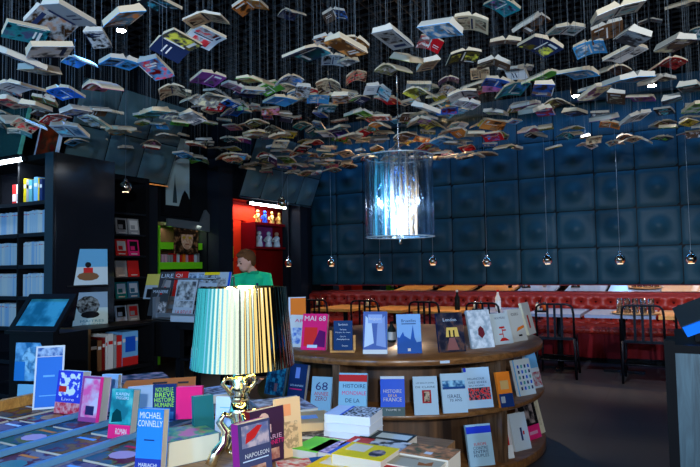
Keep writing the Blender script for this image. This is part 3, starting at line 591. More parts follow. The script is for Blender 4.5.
lay(336, 447, TT+.0, .13, .14, .03, -30, mat((.2, .15, .4), .4), [(0, 0, .55, 1, A((.15, .1, .25), (.6, .5, .7), None, 8, 2)), (.55, 0, 1, 1, mat((.01, .08, .5), .3)), (.68, .1, .74, .9, WHITE), (.8, .1, .85, .8, WHITE)], 'purple patterned book with a blue band lying beside the green one')
lay(366, 451, TT+.03, .175, .14, .035, -29, YEL, [(0, 0, 1, 1, YEL), (.1, .4, .5, .9, mat((.75, .68, .5), .4)), (None, [(.75+.15*math.cos(t*.63), .45+.26*math.sin(t*.63)) for t in range(10)], A((.02, .03, .05), (.4, .3, .3), None, 6, 3))], 'bright yellow book with a dark oval picture lying near the front')
lay(345, 466, TT+.002, .22, .14, .03, -29, YEL, [(.1, .4, .5, .9, mat((.75, .68, .5), .4))], 'second yellow book at the lower frame edge below the first', )
lay(388, 436, TT, .19, .11, .03, -27, BLACK, [(0, 0, 1, 1, mat((.02, .03, .03), .3)), (.3, .25, .95, .8, mat((.6, .65, .6), .4)), (.05, .2, .2, .9, mat((.4, .45, .42), .4))], 'black book with a pale oblong picture lying at the far right of the table')
lay(378, 445, TT, .25, .13, .03, -28, WHITE, [(0, 0, .35, 1, RED), (.1, .2, .15, .8, WHITE), (.35, 0, 1, 1, A((.03, .03, .03), (.65, .65, .62), (.6, .6, .58), 4, 8))], 'white book with a red end lying behind the yellow one')
lay(430, 451, TT, .17, .115, .055, -30, BROWN, [(0, 0, 1, 1, A((.08, .1, .05), (.7, .3, .12), (.35, .16, .08), 4, 7)), (.45, .2, .6, .4, WHITE)], 'thick book with an orange brown painting lying at the right table corner')
lay(417, 461, TT+.002, .17, .125, .045, -30, CREAM, [(0, 0, 1, 1, mat((.42, .38, .28), .5)), (None, [(.6, .2), (.85, .3), (.8, .6), (.7, .4), (.55, .45)], mat((.35, .12, .04), .5)), (.1, .6, .5, .64, BROWN)], 'cream book with a rust brown mark lying in front of the painting one')
lay(396, 472, TT+.002, .17, .1, .04, -29, RED, [(.6, .2, .9, .6, mat((.02, .05, .5), .3))], 'red book at the lower frame edge right of the yellow ones')
lay(313, 465, TT, .22, .15, .022, 15, WHITE, [(0, 0, 1, 1, A((.6, .03, .04), (.7, .68, .66), None, 6, 3)), (.5, .4, 1, 1, mat((.02, .1, .4), .4))], 'white, red and blue magazine lying at the lower frame edge')

# golden table lamp
LP = atz(240, 461, TT)
lamp = empty('table_lamp', T(LP), 'baroque golden mirrored table lamp with a fluted shade', 'lamp')
sg = F/LP.y
gm = mat((.56, .58, .42), .07, 1); gm2 = mat((.9, .85, .6), .1, 1)
def shade_r(z):
    return (.148+(.174-.148)*(1-z))
zt = at(244, 287, LP.y).z-TT; zb_ = at(244, 365, LP.y).z-TT
k = MB(); vs = []; fs = []; n = 360; nz = 10
for inn in (0, 1):
    for i in range(nz+1):
        for j in range(n):
            t = 2*math.pi*j/n; r = shade_r(i/nz)*LP.y/2.02-inn*.003
            fz = .0008*math.cos(t*60) if not inn else 0
            vs.append(((r+fz)*math.cos(t), (r+fz)*math.sin(t), zb_+(zt-zb_)*i/nz))
for inn in (0, 1):
    o = inn*(nz+1)*n
    for i in range(nz):
        for j in range(n):
            f = (o+i*n+j, o+i*n+(j+1) % n, o+(i+1)*n+(j+1) % n, o+(i+1)*n+j); fs.append(f if not inn else f[::-1])
k.add(vs, fs, gm, None, True); k.build('lamp_shade', lamp, T((.012, 0, 0)))
k = MB(); k.lathe([(.03, .20), (.034, .215), (.026, .23), (.036, .245), (.024, .26), (.032, .275), (.024, .285), (.022, .3), (.02, zt-.14), (.012, zt-.12)], gm2, 8); 
k.lathe([(.02, .03), (.045, .05), (.03, .075), (.05, .1), (.026, .13), (.04, .16), (.03, .2)], gm2, 8); k.build('stem', lamp)
k = MB()
for a in range(4):
    c, s_ = math.cos(a*math.pi/2+.5), math.sin(a*math.pi/2+.5)
    P_ = [(.02, .15), (.055, .165), (.07, .14), (.05, .11), (.055, .07), (.085, .04), (.1, .012), (.085, .004)]
    k.tube([(r*c, r*s_, z) for r, z in P_], [.008, .011, .013, .015, .017, .019, .02, .014], gm2, 8)
    P_ = [(.02, .28), (.05, .285), (.06, .265), (.045, .25), (.03, .225)]
    k.tube([(r*c, r*s_, z) for r, z in P_], [.006, .008, .009, .008, .006], gm2, 8)
k.build('scroll_foot', lamp)
k = MB(); k.ball((0, 0, zt-.06), .018, mat((1, .85, .6), .4, emit=(1, .8, .5), es=10), 8); k.build('bulb', lamp, T((-.03, -.0, .045)))
k = MB(); k.tube([(0, 0, zt-.13), (-.03, 0, zt-.03)], .01, CHROME, 6)
for a in range(3): k.tube([(0, 0, zt-.1), (.143*math.cos(a*2.1), .143*math.sin(a*2.1), zt-.06)], .0025, CHROME, 5)
k.build('bulb_holder', lamp)

# right counter
CX = atz(675, 349, .97)
q = empty('service_counter', T((CX.x-.0, CX.y, 0)) @ RZ(UA), 'blue grey wood fronted counter with black post at the right edge', 'counter')
k = MB(); k.box((0.0, 0, 0), (1.2, .03, .955), WOODB); k.build('front_panel', q)
k = MB(); k.box((-.035, 0, 0), (.0, .05, 1.0), BLACK); k.build('corner_post', q)
k = MB(); k.box((-.035, .05, 0), (1.2, .6, .95), BLACK); k.build('body', q)
k = MB(); k.box((.0, .0, .955), (1.2, .6, .985), BLACK); k.build('countertop', q)
p = Vector((CX.x, CX.y, .986)); MQ = T(p) @ RZ(UA) @ T((.07, .12, 0)) @ Matrix.Scale(.85, 4)
k = empty('document_holder', MQ, 'black sloping holder on the right counter with a bright blue edge', 'holder')
m1 = MB(); m1.box((0, 0, 0), (.3, .02, .06), BLACK); m1.box((0, .16, 0), (.3, .18, .11), BLACK); m1.build('foot', k)
m1 = MB(); m1.box((-.05, -.02, .0), (.4, .2, .035), mat((.02, .035, .05), .3)); m1.build('sloping_tray', k, T((0, 0, .065)) @ RY(R(-24)) @ RX(R(20)))
m1 = MB(); m1.box((-.045, -.028, -.02), (.4, -.02, .03), mat((.01, .16, .8), .3, emit=(.01, .16, .8), es=.15)); m1.build('blue_edge', k, T((0, 0, .065)) @ RY(R(-24)) @ RX(R(20)))

# ================================================================== LEFT BOOKCASE
C0 = Vector((-2.32, 4.6, 0)); MB0 = T(C0) @ RZ(UA)      # local -x along the front to the left, +y into depth
bc = empty('bookcase', MB0, 'tall black bookcase at the left with rows of pale spined paperbacks', 'bookcase')
SH = [2.10, 1.865, 1.61, 1.355, 1.10, .85, .58, .3]
k = MB(); k.box((-1.9, .3, 0), (0, .58, 2.24), BLACKG); k.box((-.1, 0, 0), (0, .3, 2.24), BLACKG); k.box((-.1, -.005, 0), (0, 0, 2.24), mat((.02, .035, .05), .25)); k.box((-1.9, 0, 2.2), (-.1, .3, 2.24), BLACK); k.box((-1.9, 0, 0), (-.1, .3, .08), BLACK); k.build('body', bc)
k = MB(); k.box((-.46, 0, .08), (-.44, .3, 2.2), BLACK); k.box((-1.2, 0, .08), (-1.18, .3, 2.2), BLACK); k.build('upright', bc)
for z in SH[1:]:
    k = MB(); k.box((-1.9, .0, z-.03), (-.1, .3, z), mat((.01, .014, .02), .3)); k.build('shelf', bc)
k = MB(); k.box((.0, .02, .9), (.004, .57, 2.22), BLACKG); k.build('side_panel', bc, label='glossy black side panel')
led_tube(MB0 @ Vector((-1.5, -.02, 2.215)), MB0 @ Vector((-.36, -.02, 2.215)), 'white tube light along the top of the left bookcase', .018, 14)
spmats = [mat((.4, .46, .52), .5), mat((.32, .43, .54), .5), mat((.46, .5, .52), .5), mat((.22, .36, .55), .5)]
def row(z, x0, x1, mats_, desc, grp, hm=.185, label=None):
    x = x0; i = 0
    protos = {}
    while x < x1-.02:
        t = random.choice((.014, .018, .022, .03)); h = hm*random.choice((1, .98, .96)); m = random.choice(mats_)
        key = (t, h, m.name)
        if key not in protos:
            kk = MB(); kk.box((0, 0, 0), (t-.001, .11, h), m); kk.box((.002, -.0006, h*.85), (t-.003, 0, h*.88), RED if random.random() < .4 else GREY)
            kk.box((.002, .112, .003), (t-.003, .115, h-.003), PAGEW); protos[key] = kk.build('paperback', None)
            o = protos[key]
        else: o = protos[key].copy(); COL.objects.link(o)
        o.matrix_basis = MB0 @ T((x, .03, z+.0005)); tag(o, label or desc, 'book', grp); x += t; i += 1
for z, nm in ((1.61, 'uppermost'), (1.355, 'second'), (1.10, 'third'), (.85, 'lowest visible')):
    row(z, -.42, -.105, spmats, 'pale spined paperback in the %s white row of the left bookcase' % nm, 'pale paperbacks, %s row' % nm)
    row(z, -.8, -.47, spmats, 'pale spined paperback left of the upright, %s white row' % nm, 'pale paperbacks left of the upright, %s row' % nm)
xs = -.43
for i, (m, w, lb) in enumerate(((YEL, .035, 'yellow spined book on the top shelf of the left bookcase'), (GREY, .03, 'grey spined book right of the yellow one, left bookcase'), (mat((.1, .35, .4), .4), .04, 'aqua grey book beside the bright blue one, left bookcase'), (SKY, .05, 'bright sky blue book on the top shelf of the left bookcase'), (YEL, .015, 'thin yellow spine right of the sky blue book'), (NAVY, .035, 'navy and white patterned book at the end of the top shelf'))):
    kk = MB(); h = .2-.01*(i % 3); kk.box((0, 0, 0), (w, .13, h), m); kk.box((.004, -.0008, h*.6), (w-.004, 0, h*.75), WHITE if i != 1 else BLACK); kk.box((.002, .1305, .003), (w-.002, .133, h-.003), PAGEW)
    kk.build('book', None, MB0 @ T((xs+(.02 if i > 2 else 0), .03, 1.8655)) , label=lb, cat='book'); xs += w+.004
for i, (m, lb) in enumerate(((RED, 'red and white book at the left frame edge, top bookcase shelf'), (WHITE, 'white book beside the red one at the left frame edge'))):
    kk = MB(); kk.box((0, 0, 0), (.05, .12, .16), m); kk.box((.005, -.001, .02), (.045, 0, .08), WHITE if i == 0 else GREY); kk.build('book', None, MB0 @ T((-.58+i*.055, .03, 1.8655)), label=lb, cat='book')
p0 = at(-4, 158, 5.4)
q = empty('glass_panel', T(p0) @ RZ(UA) @ RX(R(-12)), 'tilted teal glass pane reflecting lights above the left bookcase', 'glass panel')
k = MB(); k.box((-.35, 0, 0), (.33, .02, .5), mat((.1, .42, .45), .12, .85)); k.build('pane', q)
k = MB(); k.box((-.36, -.005, -.02), (.34, .025, 0), BLACK); k.box((.33, -.005, 0), (.345, .025, .5), mat((.1, .4, .3), .3)); k.build('frame', q)
p0 = at(45, 158, 5.4)
q = empty('poster_panel', T(p0) @ RZ(UA) @ RX(R(-12)), 'dark red brown poster panel above the corner of the left bookcase', 'poster')
k = MB(); k.box((-.16, 0, 0), (.14, .02, .42), art((.12, .005, .005), (.25, .03, .01), (.05, .02, .01), .8, 4)); k.build('print', q)
k = MB(); k.box((-.175, -.005, -.01), (-.16, .025, .42), PALE); k.box((.14, -.005, -.01), (.155, .025, .42), PALE); k.build('edge_strip', q)
# pictures on the side panel
def face_card(x, y0, y1, w, design, label, cov=WHITE):
    v = xu(x, -4.23)     # on the side panel plane
    P0 = at(x, y1, (MU @ Vector((-4.23, v, 0))).y); P1 = at(x, y0, P0.y)
    M = T((P0.x, P0.y, P0.z)) @ RZ(UA+R(62)) @ T((0, -.06, 0)) @ RX(R(-5))
    r = book(M, w, P1.z-P0.z, .012, cov, design, label)
    q = MB(); q.box((-w/2-.01, -.04, -.012), (w/2+.01, .09, -.001), BLACK); q.build('picture_ledge', None, M, label='thin black ledge holding '+label[:60].split(' on ')[0], cat='ledge')
face_card(87, 249, 285, .3, [(0, 0, 1, 1, mat((.5, .58, .6), .4)), (0, .5, 1, 1, mat((.12, .35, .55), .4)), (None, [(.5+.28*math.cos(t*.63), .24+.12*math.sin(t*.63)) for t in range(10)], BROWN), (.38, .34, .62, .48, RED), (None, [(.5+.08*math.cos(t*.63), .56+.08*math.sin(t*.63)) for t in range(10)], INK)],
          'picture book of a small brown heap and red figure on the black side panel')
face_card(87, 292, 327, .3, [(0, 0, 1, 1, mat((.5, .6, .58), .4)), (0, .55, 1, 1, mat((.25, .35, .45), .4)), (None, [(.5+.3*math.cos(t*.63), .62+.28*math.sin(t*.63)) for t in range(10)], A((.01, .01, .012), (.2, .22, .22), None, 6, 4)), (None, [(.55+.24*math.cos(t*.63), .36+.1*math.sin(t*.63)) for t in range(10)], INK), ('MAITRES', .6, .18, .6, .07, TEAL), ('DUNCAN', .6, .08, .5, .07, TEAL)],
          'picture book with a large dark skull on the black side panel')
# low open box shelf of spines
lowm = mat((.12, .07, .035), .5)
vb = 2.98
q = empty('low_bookcase', MU @ T((-4.2, vb, 0)) , 'low open bookcase with a brown wooden side below the skull picture', 'bookcase')
k = MB(); k.box((0, -.02, 0), (.36, .0, .86), lowm); k.build('side_panel', q, label='brown wooden side panel')
k = MB(); k.box((0, 0, .84), (.36, .62, .86), BLACK); k.box((0, 0, .5), (.36, .62, .53), BLACK); k.box((0, .6, 0), (.36, .62, .84), BLACK); k.box((0, 0, .1), (.36, .6, .12), BLACK); k.box((0, 0, 0), (.02, .6, .84), BLACK); k.build('carcass', q)
yy = .03
for i, (m, w, h, lb) in enumerate(((INK, .06, .24, 'black spined'), (BROWN, .04, .23, 'brown spined'), (DKRED, .03, .25, 'dark red spined'), (WHITE, .02, .26, 'thin white spined'), (WHITE, .05, .27, 'wide white spined'), (GREY, .03, .26, 'grey spined'), (RED, .05, .25, 'bright red spined'), (SKY, .16, .27, 'blue fronted red footed'))):
    kk = MB(); kk.box((0, 0, 0), (.2, w-.003, h), m)
    kk.box((.2, .004, h*.7), (.201, w-.007, h*.8), WHITE if m not in (WHITE,) else RED)
    if i == 7: kk.box((.2, .0, 0), (.202, w-.003, h*.25), RED); kk.box((.2, .03, h*.4), (.202, w-.03, h*.85), BLUE)
    kk.build('book', None, MU @ T((-4.2+.12, vb+yy, .531)), label=lb+' book in the low bookcase below the skull picture', cat='book'); yy += w+.002
# front stand with glass frame and blue portrait
P = at(31, 331, 3.7); MS = T((P.x, P.y, 0)) @ RZ(UA*.6)
q = empty('display_stand', MS, 'black display stand carrying a sloping framed picture left of the side panel', 'display stand')
k = MB(); k.box((-.17, 0, 0), (.17, .3, P.z-.02), BLACK); k.build('column_box', q)
k = MB(); k.box((-.19, -.02, P.z-.02), (.19, .03, P.z), BLACK); k.build('ledge', q)
q = empty('framed_picture', MS @ T((0, .0, P.z+.001)) @ RX(R(-38)), 'sloping black framed picture under glass reflecting light on the display stand', 'picture')
k = MB()
for a, b_ in (((-.19, 0, 0), (.19, .02, .035)), ((-.19, 0, .245), (.19, .02, .28)), ((-.19, 0, .035), (-.155, .02, .245)), ((.155, 0, .035), (.19, .02, .245))): k.box(a, b_, BLACK)
k.build('frame', q)
k = MB(); k.box((-.155, .008, .035), (.155, .015, .245), A((.01, .1, .14), (.05, .25, .3), (.02, .15, .2), 1.5, 3, .08)); k.build('print', q)
def poster(x, y0, y1, w, des, label, cov, Y):
    p = at(x, y1, Y); h = at(x, y0, Y).z-p.z
    book(T(p) @ RZ(R(-10)) @ RX(R(-4)), w, h, .01, cov, des, label, cat='poster', name='art_book')
fy = (MS @ Vector((0, -.03, 0))).y
poster(31, 343, 381, .24, [(0, 0, 1, 1, A((.02, .15, .35), (.2, .5, .8), (.1, .32, .6), 2, 5)), (None, [(.5+.3*math.cos(t*.63), .55+.36*math.sin(t*.63)) for t in range(10)], A((.1, .32, .6), (.3, .6, .85), (.05, .2, .4), 3, 9)), (0, 0, .3, .5, mat((.02, .2, .6), .4))], 'blue painted portrait of a bearded face on the front of the display stand', SKY, fy)
poster(33, 385, 420, .24, [(0, 0, 1, 1, mat((.2, .5, .75), .4)), (.4, .6, .8, .62, NAVY), (.5, .5, .8, .52, NAVY)], 'plain light blue poster below the blue portrait', SKY, fy)

# narrow black bookcase with faced-out books
v0, v1 = xu(112, LW+.32), xu(149, LW+.32)
q = empty('bookcase', MU @ T((LW+.02, v0, 0)), 'narrow black bookcase with small faced out books behind the side panel', 'bookcase'); wv = v1-v0
zz = [.45, .72, .98, 1.22, 1.46, 1.70, 1.94]
k = MB(); k.box((0, 0, 0), (.3, .03, 2.3), BLACK); k.box((0, wv-.05, 0), (.3, wv, 2.3), BLACK); k.box((0, .03, 0), (.03, wv-.05, 2.3), BLACK); k.box((.0, 0, 2.3), (.3, wv, 2.36), BLACK); k.build('body', q)
for z in zz:
    k = MB(); k.box((.03, .03, z-.02), (.3, wv-.05, z), mat((.012, .016, .022), .3)); k.build('shelf', q)
pal = [[(GREY, INK, 'grey photo covered'), (GREY, WHITE, 'grey and white covered')], [(RED, WHITE, 'red covered'), (PINK, INK, 'crimson and black covered')], [(GREY, mat((.35, .35, .36), .4), 'plain grey covered'), (RED, YEL, 'red and gold covered')], [(TEAL, PALE, 'teal covered'), (mat((.03, .15, .3), .4), PALE, 'blue photo covered')], [(PALE, INK, 'white and black photo covered'), (GREY, RED, 'grey covered with red tab')], [(YEL, INK, 'yellow topped'), (RED, WHITE, 'red topped')]]
for i, z in enumerate(zz[::-1][1:]):
    if i == 5: break
    for j, (a, b_, lb) in enumerate(pal[i]):
        xx = (122, 133.5)[j]; v = xu(xx, LW+.25)
        book(MU @ T((LW+.25, v+.01*j, z+.001)) @ RZ(R(90)) @ RX(R(-8)), .15, .185, .015, a, [(.12, .3, .88, .9, b_ if i != 2 else a), (.2, .35, .6, .6, a), (.2, .08, .8, .14, WHITE)], '%s book faced out on shelf %s of the narrow black bookcase' % (lb, ['one', 'two', 'three', 'four', 'five'][i]))
# magazine desk and rack
DT = .85
MD = MU @ T((-4.18, 3.72, 0))
q = empty('black_desk', MD, 'black desk with an open lower shelf carrying the magazine rack', 'desk')
k = MB(); k.box((0, 0, DT-.03), (1.0, .75, DT), BLACK); k.build('desktop', q)
k = MB(); k.box((0, .0, DT-.3), (.46, .03, DT-.03), BLACK); k.box((0, .03, DT-.3), (.03, .75, DT-.03), BLACK); k.box((.46, .0, DT-.06), (1.0, .03, DT-.03), BLACK); k.build('apron', q)
k = MB(); k.box((.46, 0, DT-.32), (1.0, .7, DT-.3), BLACK); k.build('lower_shelf', q)
for a, b_ in ((.0, .0), (.46, .0), (.95, .0), (0, .7), (.95, .7)):
    k = MB(); k.box((a, b_, 0), (a+.05, b_+.05, DT-.03), BLACK); k.build('leg', q)
for i in range(3):
    book(MD @ T((.72, .3, DT-.299+.02*i)) @ RZ(R(20*i)) @ T((0, 0, .018)) @ RX(R(-90)) @ T((0, 0, -.12)), .18, .24, .018, GREY, [(.1, .1, .9, .9, A((.03, .03, .04), (.5, .5, .55), None, 4, i))], ('bottom', 'middle', 'top')[i]+' grey photo magazine on the lower shelf of the black desk', group='magazines on the lower desk shelf')
rk = empty('magazine_rack', MD @ T((.08, .1, DT+.001)), 'stepped metal magazine rack on the black desk', 'rack')
steel = mat((.25, .3, .36), .3, .5)
k = MB()
for xx in (0, .6):
    k.tube([(xx, 0, 0), (xx, .06, .2), (xx, .16, .36), (xx, .4, .37), (xx, .42, 0)], .007, steel, 6)
k.tube([(0, .16, .36), (.6, .16, .36)], .006, steel, 6); k.tube([(0, .0, .01), (.6, .0, .01)], .006, steel, 6); k.tube([(0, .42, .01), (.6, .42, .01)], .006, steel, 6); k.build('wire_frame', rk)
k = MB(); k.box((-.02, .02, .0), (.02, .14, .2), steel); k.box((.0, .12, 0), (.01, .3, .24), steel); k.build('end_plate', rk)
for i in range(3):
    k = MB(); k.box((.02, .03+.07*i, .02+.07*i), (.58, .10+.07*i, .03+.07*i), steel); k.box((.02, .03+.07*i, .03+.07*i), (.58, .034+.07*i, .06+.07*i), steel); k.build('tier', rk)
mags = [(148, 284, .17, .24, mat((.6, .55, .12), .4), [(0, 0, 1, .55, mat((.35, .45, .55), .4)), (.2, .05, .8, .4, INK)], 'yellow topped magazine at the left of the upper rack tier', 2),
 (162, 278, .2, .26, mat((.05, .06, .08), .3), [('LIRE', .5, .85, .8, .14, PALE), (.3, .2, .8, .7, GREY), (.4, .3, .55, .45, RED)], 'black magazine beside the yellow one on the rack', 2),
 (176, 274, .17, .26, RED, [('QI', .3, .85, .5, .14, WHITE), ('FUN', .55, .5, .6, .18, WHITE), (.3, .1, .9, .35, mat((.4, .02, .02), .3))], 'red magazine with white letters on the rack', 2),
 (191, 273, .2, .25, mat((.35, .45, .6), .4), [(.05, .5, .95, .95, A((.05, .1, .2), (.4, .55, .75), None, 5, 3)), (.1, .1, .9, .3, NAVY)], 'blue photo magazine right of the red one on the rack', 2),
 (206, 273, .2, .25, mat((.3, .36, .42), .4), [(.1, .4, .9, .9, A((.05, .06, .08), (.5, .6, .7), None, 5, 7)), (.0, .9, 1, 1, YEL)], 'grey photo magazine with yellow strip on the rack', 2),
 (218, 273, .18, .25, mat((.4, .48, .56), .4), [(.1, .3, .7, .8, A((.1, .1, .12), (.5, .55, .6), None, 5, 1)), (.85, 0, 1, 1, BLUE)], 'magazine with blue edge at the right end of the rack', 2),
 (155, 298, .24, .26, mat((.04, .05, .06), .3), [('MANIERE', .5, .85, .8, .1, PALE), (.45, .05, .95, .5, A((.05, .05, .06), (.5, .5, .52), None, 5, 2)), (.5, .75, .6, .8, RED)], 'dark magazine on the lower rack tier, left', 0),
 (180, 292, .25, .33, mat((.4, .48, .58), .4), [(.05, .45, .95, .95, A((.06, .07, .09), (.5, .56, .62), (.25, .28, .3), 3, 2)), (.05, .25, .95, .42, A((.1, .12, .14), (.5, .55, .6), None, 3, 8)), ('LA REVUE', .55, .12, .8, .1, RED)], 'large grey photo magazine at the front of the rack', 0),
 (201, 292, .22, .3, mat((.36, .44, .55), .4), [(.1, .1, .95, .9, A((.02, .02, .03), (.4, .5, .6), None, 2, 12))], 'pale magazine with a black figure behind the lamp shade on the rack', 0)]
for mi_, (x, y, w, h, cv, des, lb, tier) in enumerate(mags):
    yl = .02+.07*tier; z = DT+.033+.07*tier; h *= 1.0; w *= .95
    vloc = 3.72+.1+yl; u = xv(x, vloc); 
    book(MU @ T((u, vloc+.01+.002*(mi_ % 3), z)) @ RX(R(-14)), w, h, .006, cv, des, lb, cat='magazine', name='magazine')
k = MB(); k.box((0, 0, 0), (.4, .03, .05), mat((.4, .48, .58), .4)); k.build('price_strip', None, MD @ T((.38, .02, DT+.001)), label='pale blue grey strip along the desk edge before the rack', cat='strip')

# ================================================================== CHANDELIER
CP = Vector((at(399.5, 200, 4.6).x, 4.6, 0)); cz0 = at(399.5, 237, 4.6).z; cz1 = at(399.5, 157, 4.6).z; cr = 34.5*4.6/F
ch = empty('hanging_chandelier', T((CP.x, CP.y, cz0)), 'clear fluted cylinder chandelier with sparkling crystals over the island', 'chandelier'); H = cz1-cz0
n_, nt, b = nodes('fluted_film'); N = nt.nodes; L = nt.links; N.remove(b)
tr = N.new('ShaderNodeBsdfTransparent'); tr.inputs[0].default_value = (.80, .88, .95, 1); g_ = N.new('ShaderNodeBsdfGlossy'); g_.inputs['Roughness'].default_value = .12; g_.inputs[0].default_value = (.85, .93, 1, 1)
wv_ = N.new('ShaderNodeTexNoise'); wv_.inputs['Scale'].default_value = 26; tcn = N.new('ShaderNodeTexCoord'); mpn = N.new('ShaderNodeMapping'); mpn.inputs['Scale'].default_value = (1, 1, .03)
crn = N.new('ShaderNodeValToRGB'); crn.color_ramp.elements[0].position = .42; crn.color_ramp.elements[0].color = (.08, .08, .08, 1); crn.color_ramp.elements[1].position = .6; crn.color_ramp.elements[1].color = (.6, .6, .6, 1)
bp = N.new('ShaderNodeBump'); bp.inputs['Strength'].default_value = .8; bp.inputs['Distance'].default_value = .02
mx = N.new('ShaderNodeMixShader'); L.new(tcn.outputs['Object'], mpn.inputs[0]); L.new(mpn.outputs[0], wv_.inputs[0]); L.new(wv_.outputs[0], crn.inputs[0]); L.new(crn.outputs[0], mx.inputs[0]); L.new(wv_.outputs[0], bp.inputs['Height']); L.new(bp.outputs[0], g_.inputs['Normal'])
L.new(tr.outputs[0], mx.inputs[1]); L.new(g_.outputs[0], mx.inputs[2]); L.new(mx.outputs[0], N['Material Output'].inputs[0])
k = MB(); k.lathe([(cr, 0), (cr, H)], n_, 96, None, False); k.lathe([(cr-.004, H), (cr-.004, 0)], n_, 96, None, False); k.build('film_shade', ch)
rimm = mat((.7, .85, .95), .1, .6)
k = MB(); k.tube([(cr*math.cos(t*math.pi/32), cr*math.sin(t*math.pi/32), 0) for t in range(64)], .005, rimm, 6, closed=True); k.build('lower_rim', ch)
k = MB(); k.tube([(cr*math.cos(t*math.pi/32), cr*math.sin(t*math.pi/32), H) for t in range(64)], .005, rimm, 6, closed=True)
for t in range(3): k.tube([(0, 0, H), (cr*math.cos(t*2.09), cr*math.sin(t*2.09), H)], .003, rimm, 5)
k.build('upper_rim', ch)
cry = mat((.6, .7, .8), .05, .85, name='crystal'); cryb = mat((.12, .35, .85), .06, .85)
k = MB(); k.tube([(0, 0, -.03), (0, 0, H)], .008, CHROME, 8); k.lathe([(.004, -.06), (.016, -.045), (.01, -.03), (.02, -.01), (.01, 0)], CHROME, 10); k.lathe([(.02, .05), (.05, .1), (.03, .15), (.015, .22), (.03, .3), (.012, .34)], cry, 10); k.build('centre_stem', ch)
bulbm = mat((1, 1, 1), .3, emit=(.75, .9, 1), es=12); candle = mat((.7, .8, .9), .3)
for a in range(6):
    t = a*math.pi/3+.35; c, s_ = math.cos(t), math.sin(t)
    k = MB(); k.tube([(0, 0, .12), (.07*c, .07*s_, .07), (.15*c, .15*s_, .09), (.175*c, .175*s_, .15)], .007, cry, 6); k.lathe([(.012, .15), (.03, .165), (.01, .17)], cry, 10, T((.175*c, .175*s_, 0))); k.tube([(.175*c, .175*s_, .16), (.175*c, .175*s_, .24)], .009, candle, 8); arm = k.build('arm', ch)
    k = MB(); k.lathe([(.004, .24), (.013, .262), (.004, .3)], bulbm, 8, T((.175*c, .175*s_, 0))); k.build('candle_bulb', arm)
rr = random.Random(3)
def octa(kk, p, s, m):
    x, y, z = p; kk.add([(x, y, z+s*1.6), (x+s, y, z), (x, y+s, z), (x-s, y, z), (x, y-s, z), (x, y, z-s*1.6)], [(0, 1, 2), (0, 2, 3), (0, 3, 4), (0, 4, 1), (5, 2, 1), (5, 3, 2), (5, 4, 3), (5, 1, 4)], m)
for a in range(12):
    k = MB(); t = a*math.pi/6
    for i in range(34):
        f = i/33; r = .03+.13*math.sin(f*math.pi*.5)**2 if a % 2 else .16*math.sin(math.pi*f)+.02
        octa(k, (r*math.cos(t+.2*math.sin(i)), r*math.sin(t+.2*math.sin(i)), H*.88-f*(H*.75)), .006+.005*rr.random(), cryb if rr.random() < .4 and f < .5 else cry)
    k.build('crystal_strand', ch)
k = MB(); k.tube([(0, 0, H), (0, 0, 3.74-cz0)], .003, CHROME, 6); k.build('cable', ch)

# mirror ball pendants
def pendant(x, y, v, label, group='mirror ball pendants over the booth tables', d=.12, Y=None):
    if Y is None: Y = uv(xv(x, v), v).y
    p = at(x, y, Y)
    q = empty('pendant_lamp', T(p), label, 'pendant lamp', group)
    k = MB(); k.ball((0, 0, 0), d/2, mat((.8, .78, .76), .04, 1), 14); k.build('mirror_ball', q)
    k = MB(); k.lathe([(.018, d*.45), (.02, d*.6), (.012, d*.72)], CHROME, 10); k.build('cap', q)
    k = MB(); k.tube([(0, 0, d*.7), (0, 0, 3.74-p.z)], .0028, mat((.2, .28, .36), .3, .5), 5); k.build('cord', q)
    l = bpy.data.lights.new('pendant_bulb', 'SPOT'); l.energy = 9; l.color = (1, .62, .32); l.spot_size = R(110); l.spot_blend = .6; l.shadow_soft_size = .03; o = bpy.data.objects.new('pendant_bulb', l); COL.objects.link(o); o.location = p-Vector((0, 0, d*.6))
    k = MB(); k.lathe([(.03, -d*.46), (.036, -d*.36)], mat((1, .85, .6), .4, emit=(1, .75, .5), es=2), 14, None, True); k.build('lens', q)
for x, y, lb in ((288.5, 263, 'mirror ball pendant at the left end, beside the red niche'), (331.5, 262.5, 'mirror ball pendant above the orange table and MAI 68 book'), (380, 266.5, 'mirror ball pendant directly below the left of the chandelier'), (433, 261, 'mirror ball pendant just right of the chandelier foot'),
                 (487, 261.7, 'mirror ball pendant above the silver wrapped book'), (547.5, 259.7, 'mirror ball pendant above the chair past the island'), (620, 259.3, 'mirror ball pendant over the tumblers'), (691, 258.6, 'mirror ball pendant at the right picture edge')):
    pendant(x, y, 7.6, lb)
pendant(282.5, 203, None, 'higher mirror ball pendant at the end of the red niche tube light', Y=7.8)
pendant(125.5, 187, None, 'mirror ball pendant over the narrow black bookcase', Y=6.0)

# ceiling spots
def spot(x, y, z, label, e=900, tgt=None, col=(.85, .92, 1), ang_=70, bl_=.6, r=.04, lens=60):
    p = atz(x, y, z)
    q = empty('ceiling_spotlight', T(p), label, 'spotlight'); k = MB(); k.lathe([(.035, .02), (.045, .03), (.045, .14), (.02, .15)], BLACK, 14); k.tube([(0, 0, .15), (0, 0, 3.76-p.z)], .008, BLACK, 6); k.build('housing', q)
    k = MB(); k.lathe([(.001, .012), (.03, .014), (.034, .02)], mat((1, 1, 1), .3, emit=(.9, .96, 1), es=lens), 14); k.build('lens', q)
    l = bpy.data.lights.new('spot', 'SPOT'); l.energy = e; l.color = col; l.spot_size = R(ang_); l.spot_blend = bl_; l.shadow_soft_size = r
    o = bpy.data.objects.new('spot', l); COL.objects.link(o); o.location = p-Vector((0, 0, .02)); t = Vector(tgt if tgt else (p.x, p.y, 0)); o.rotation_euler = (t-p).to_track_quat('-Z', 'Y').to_euler()
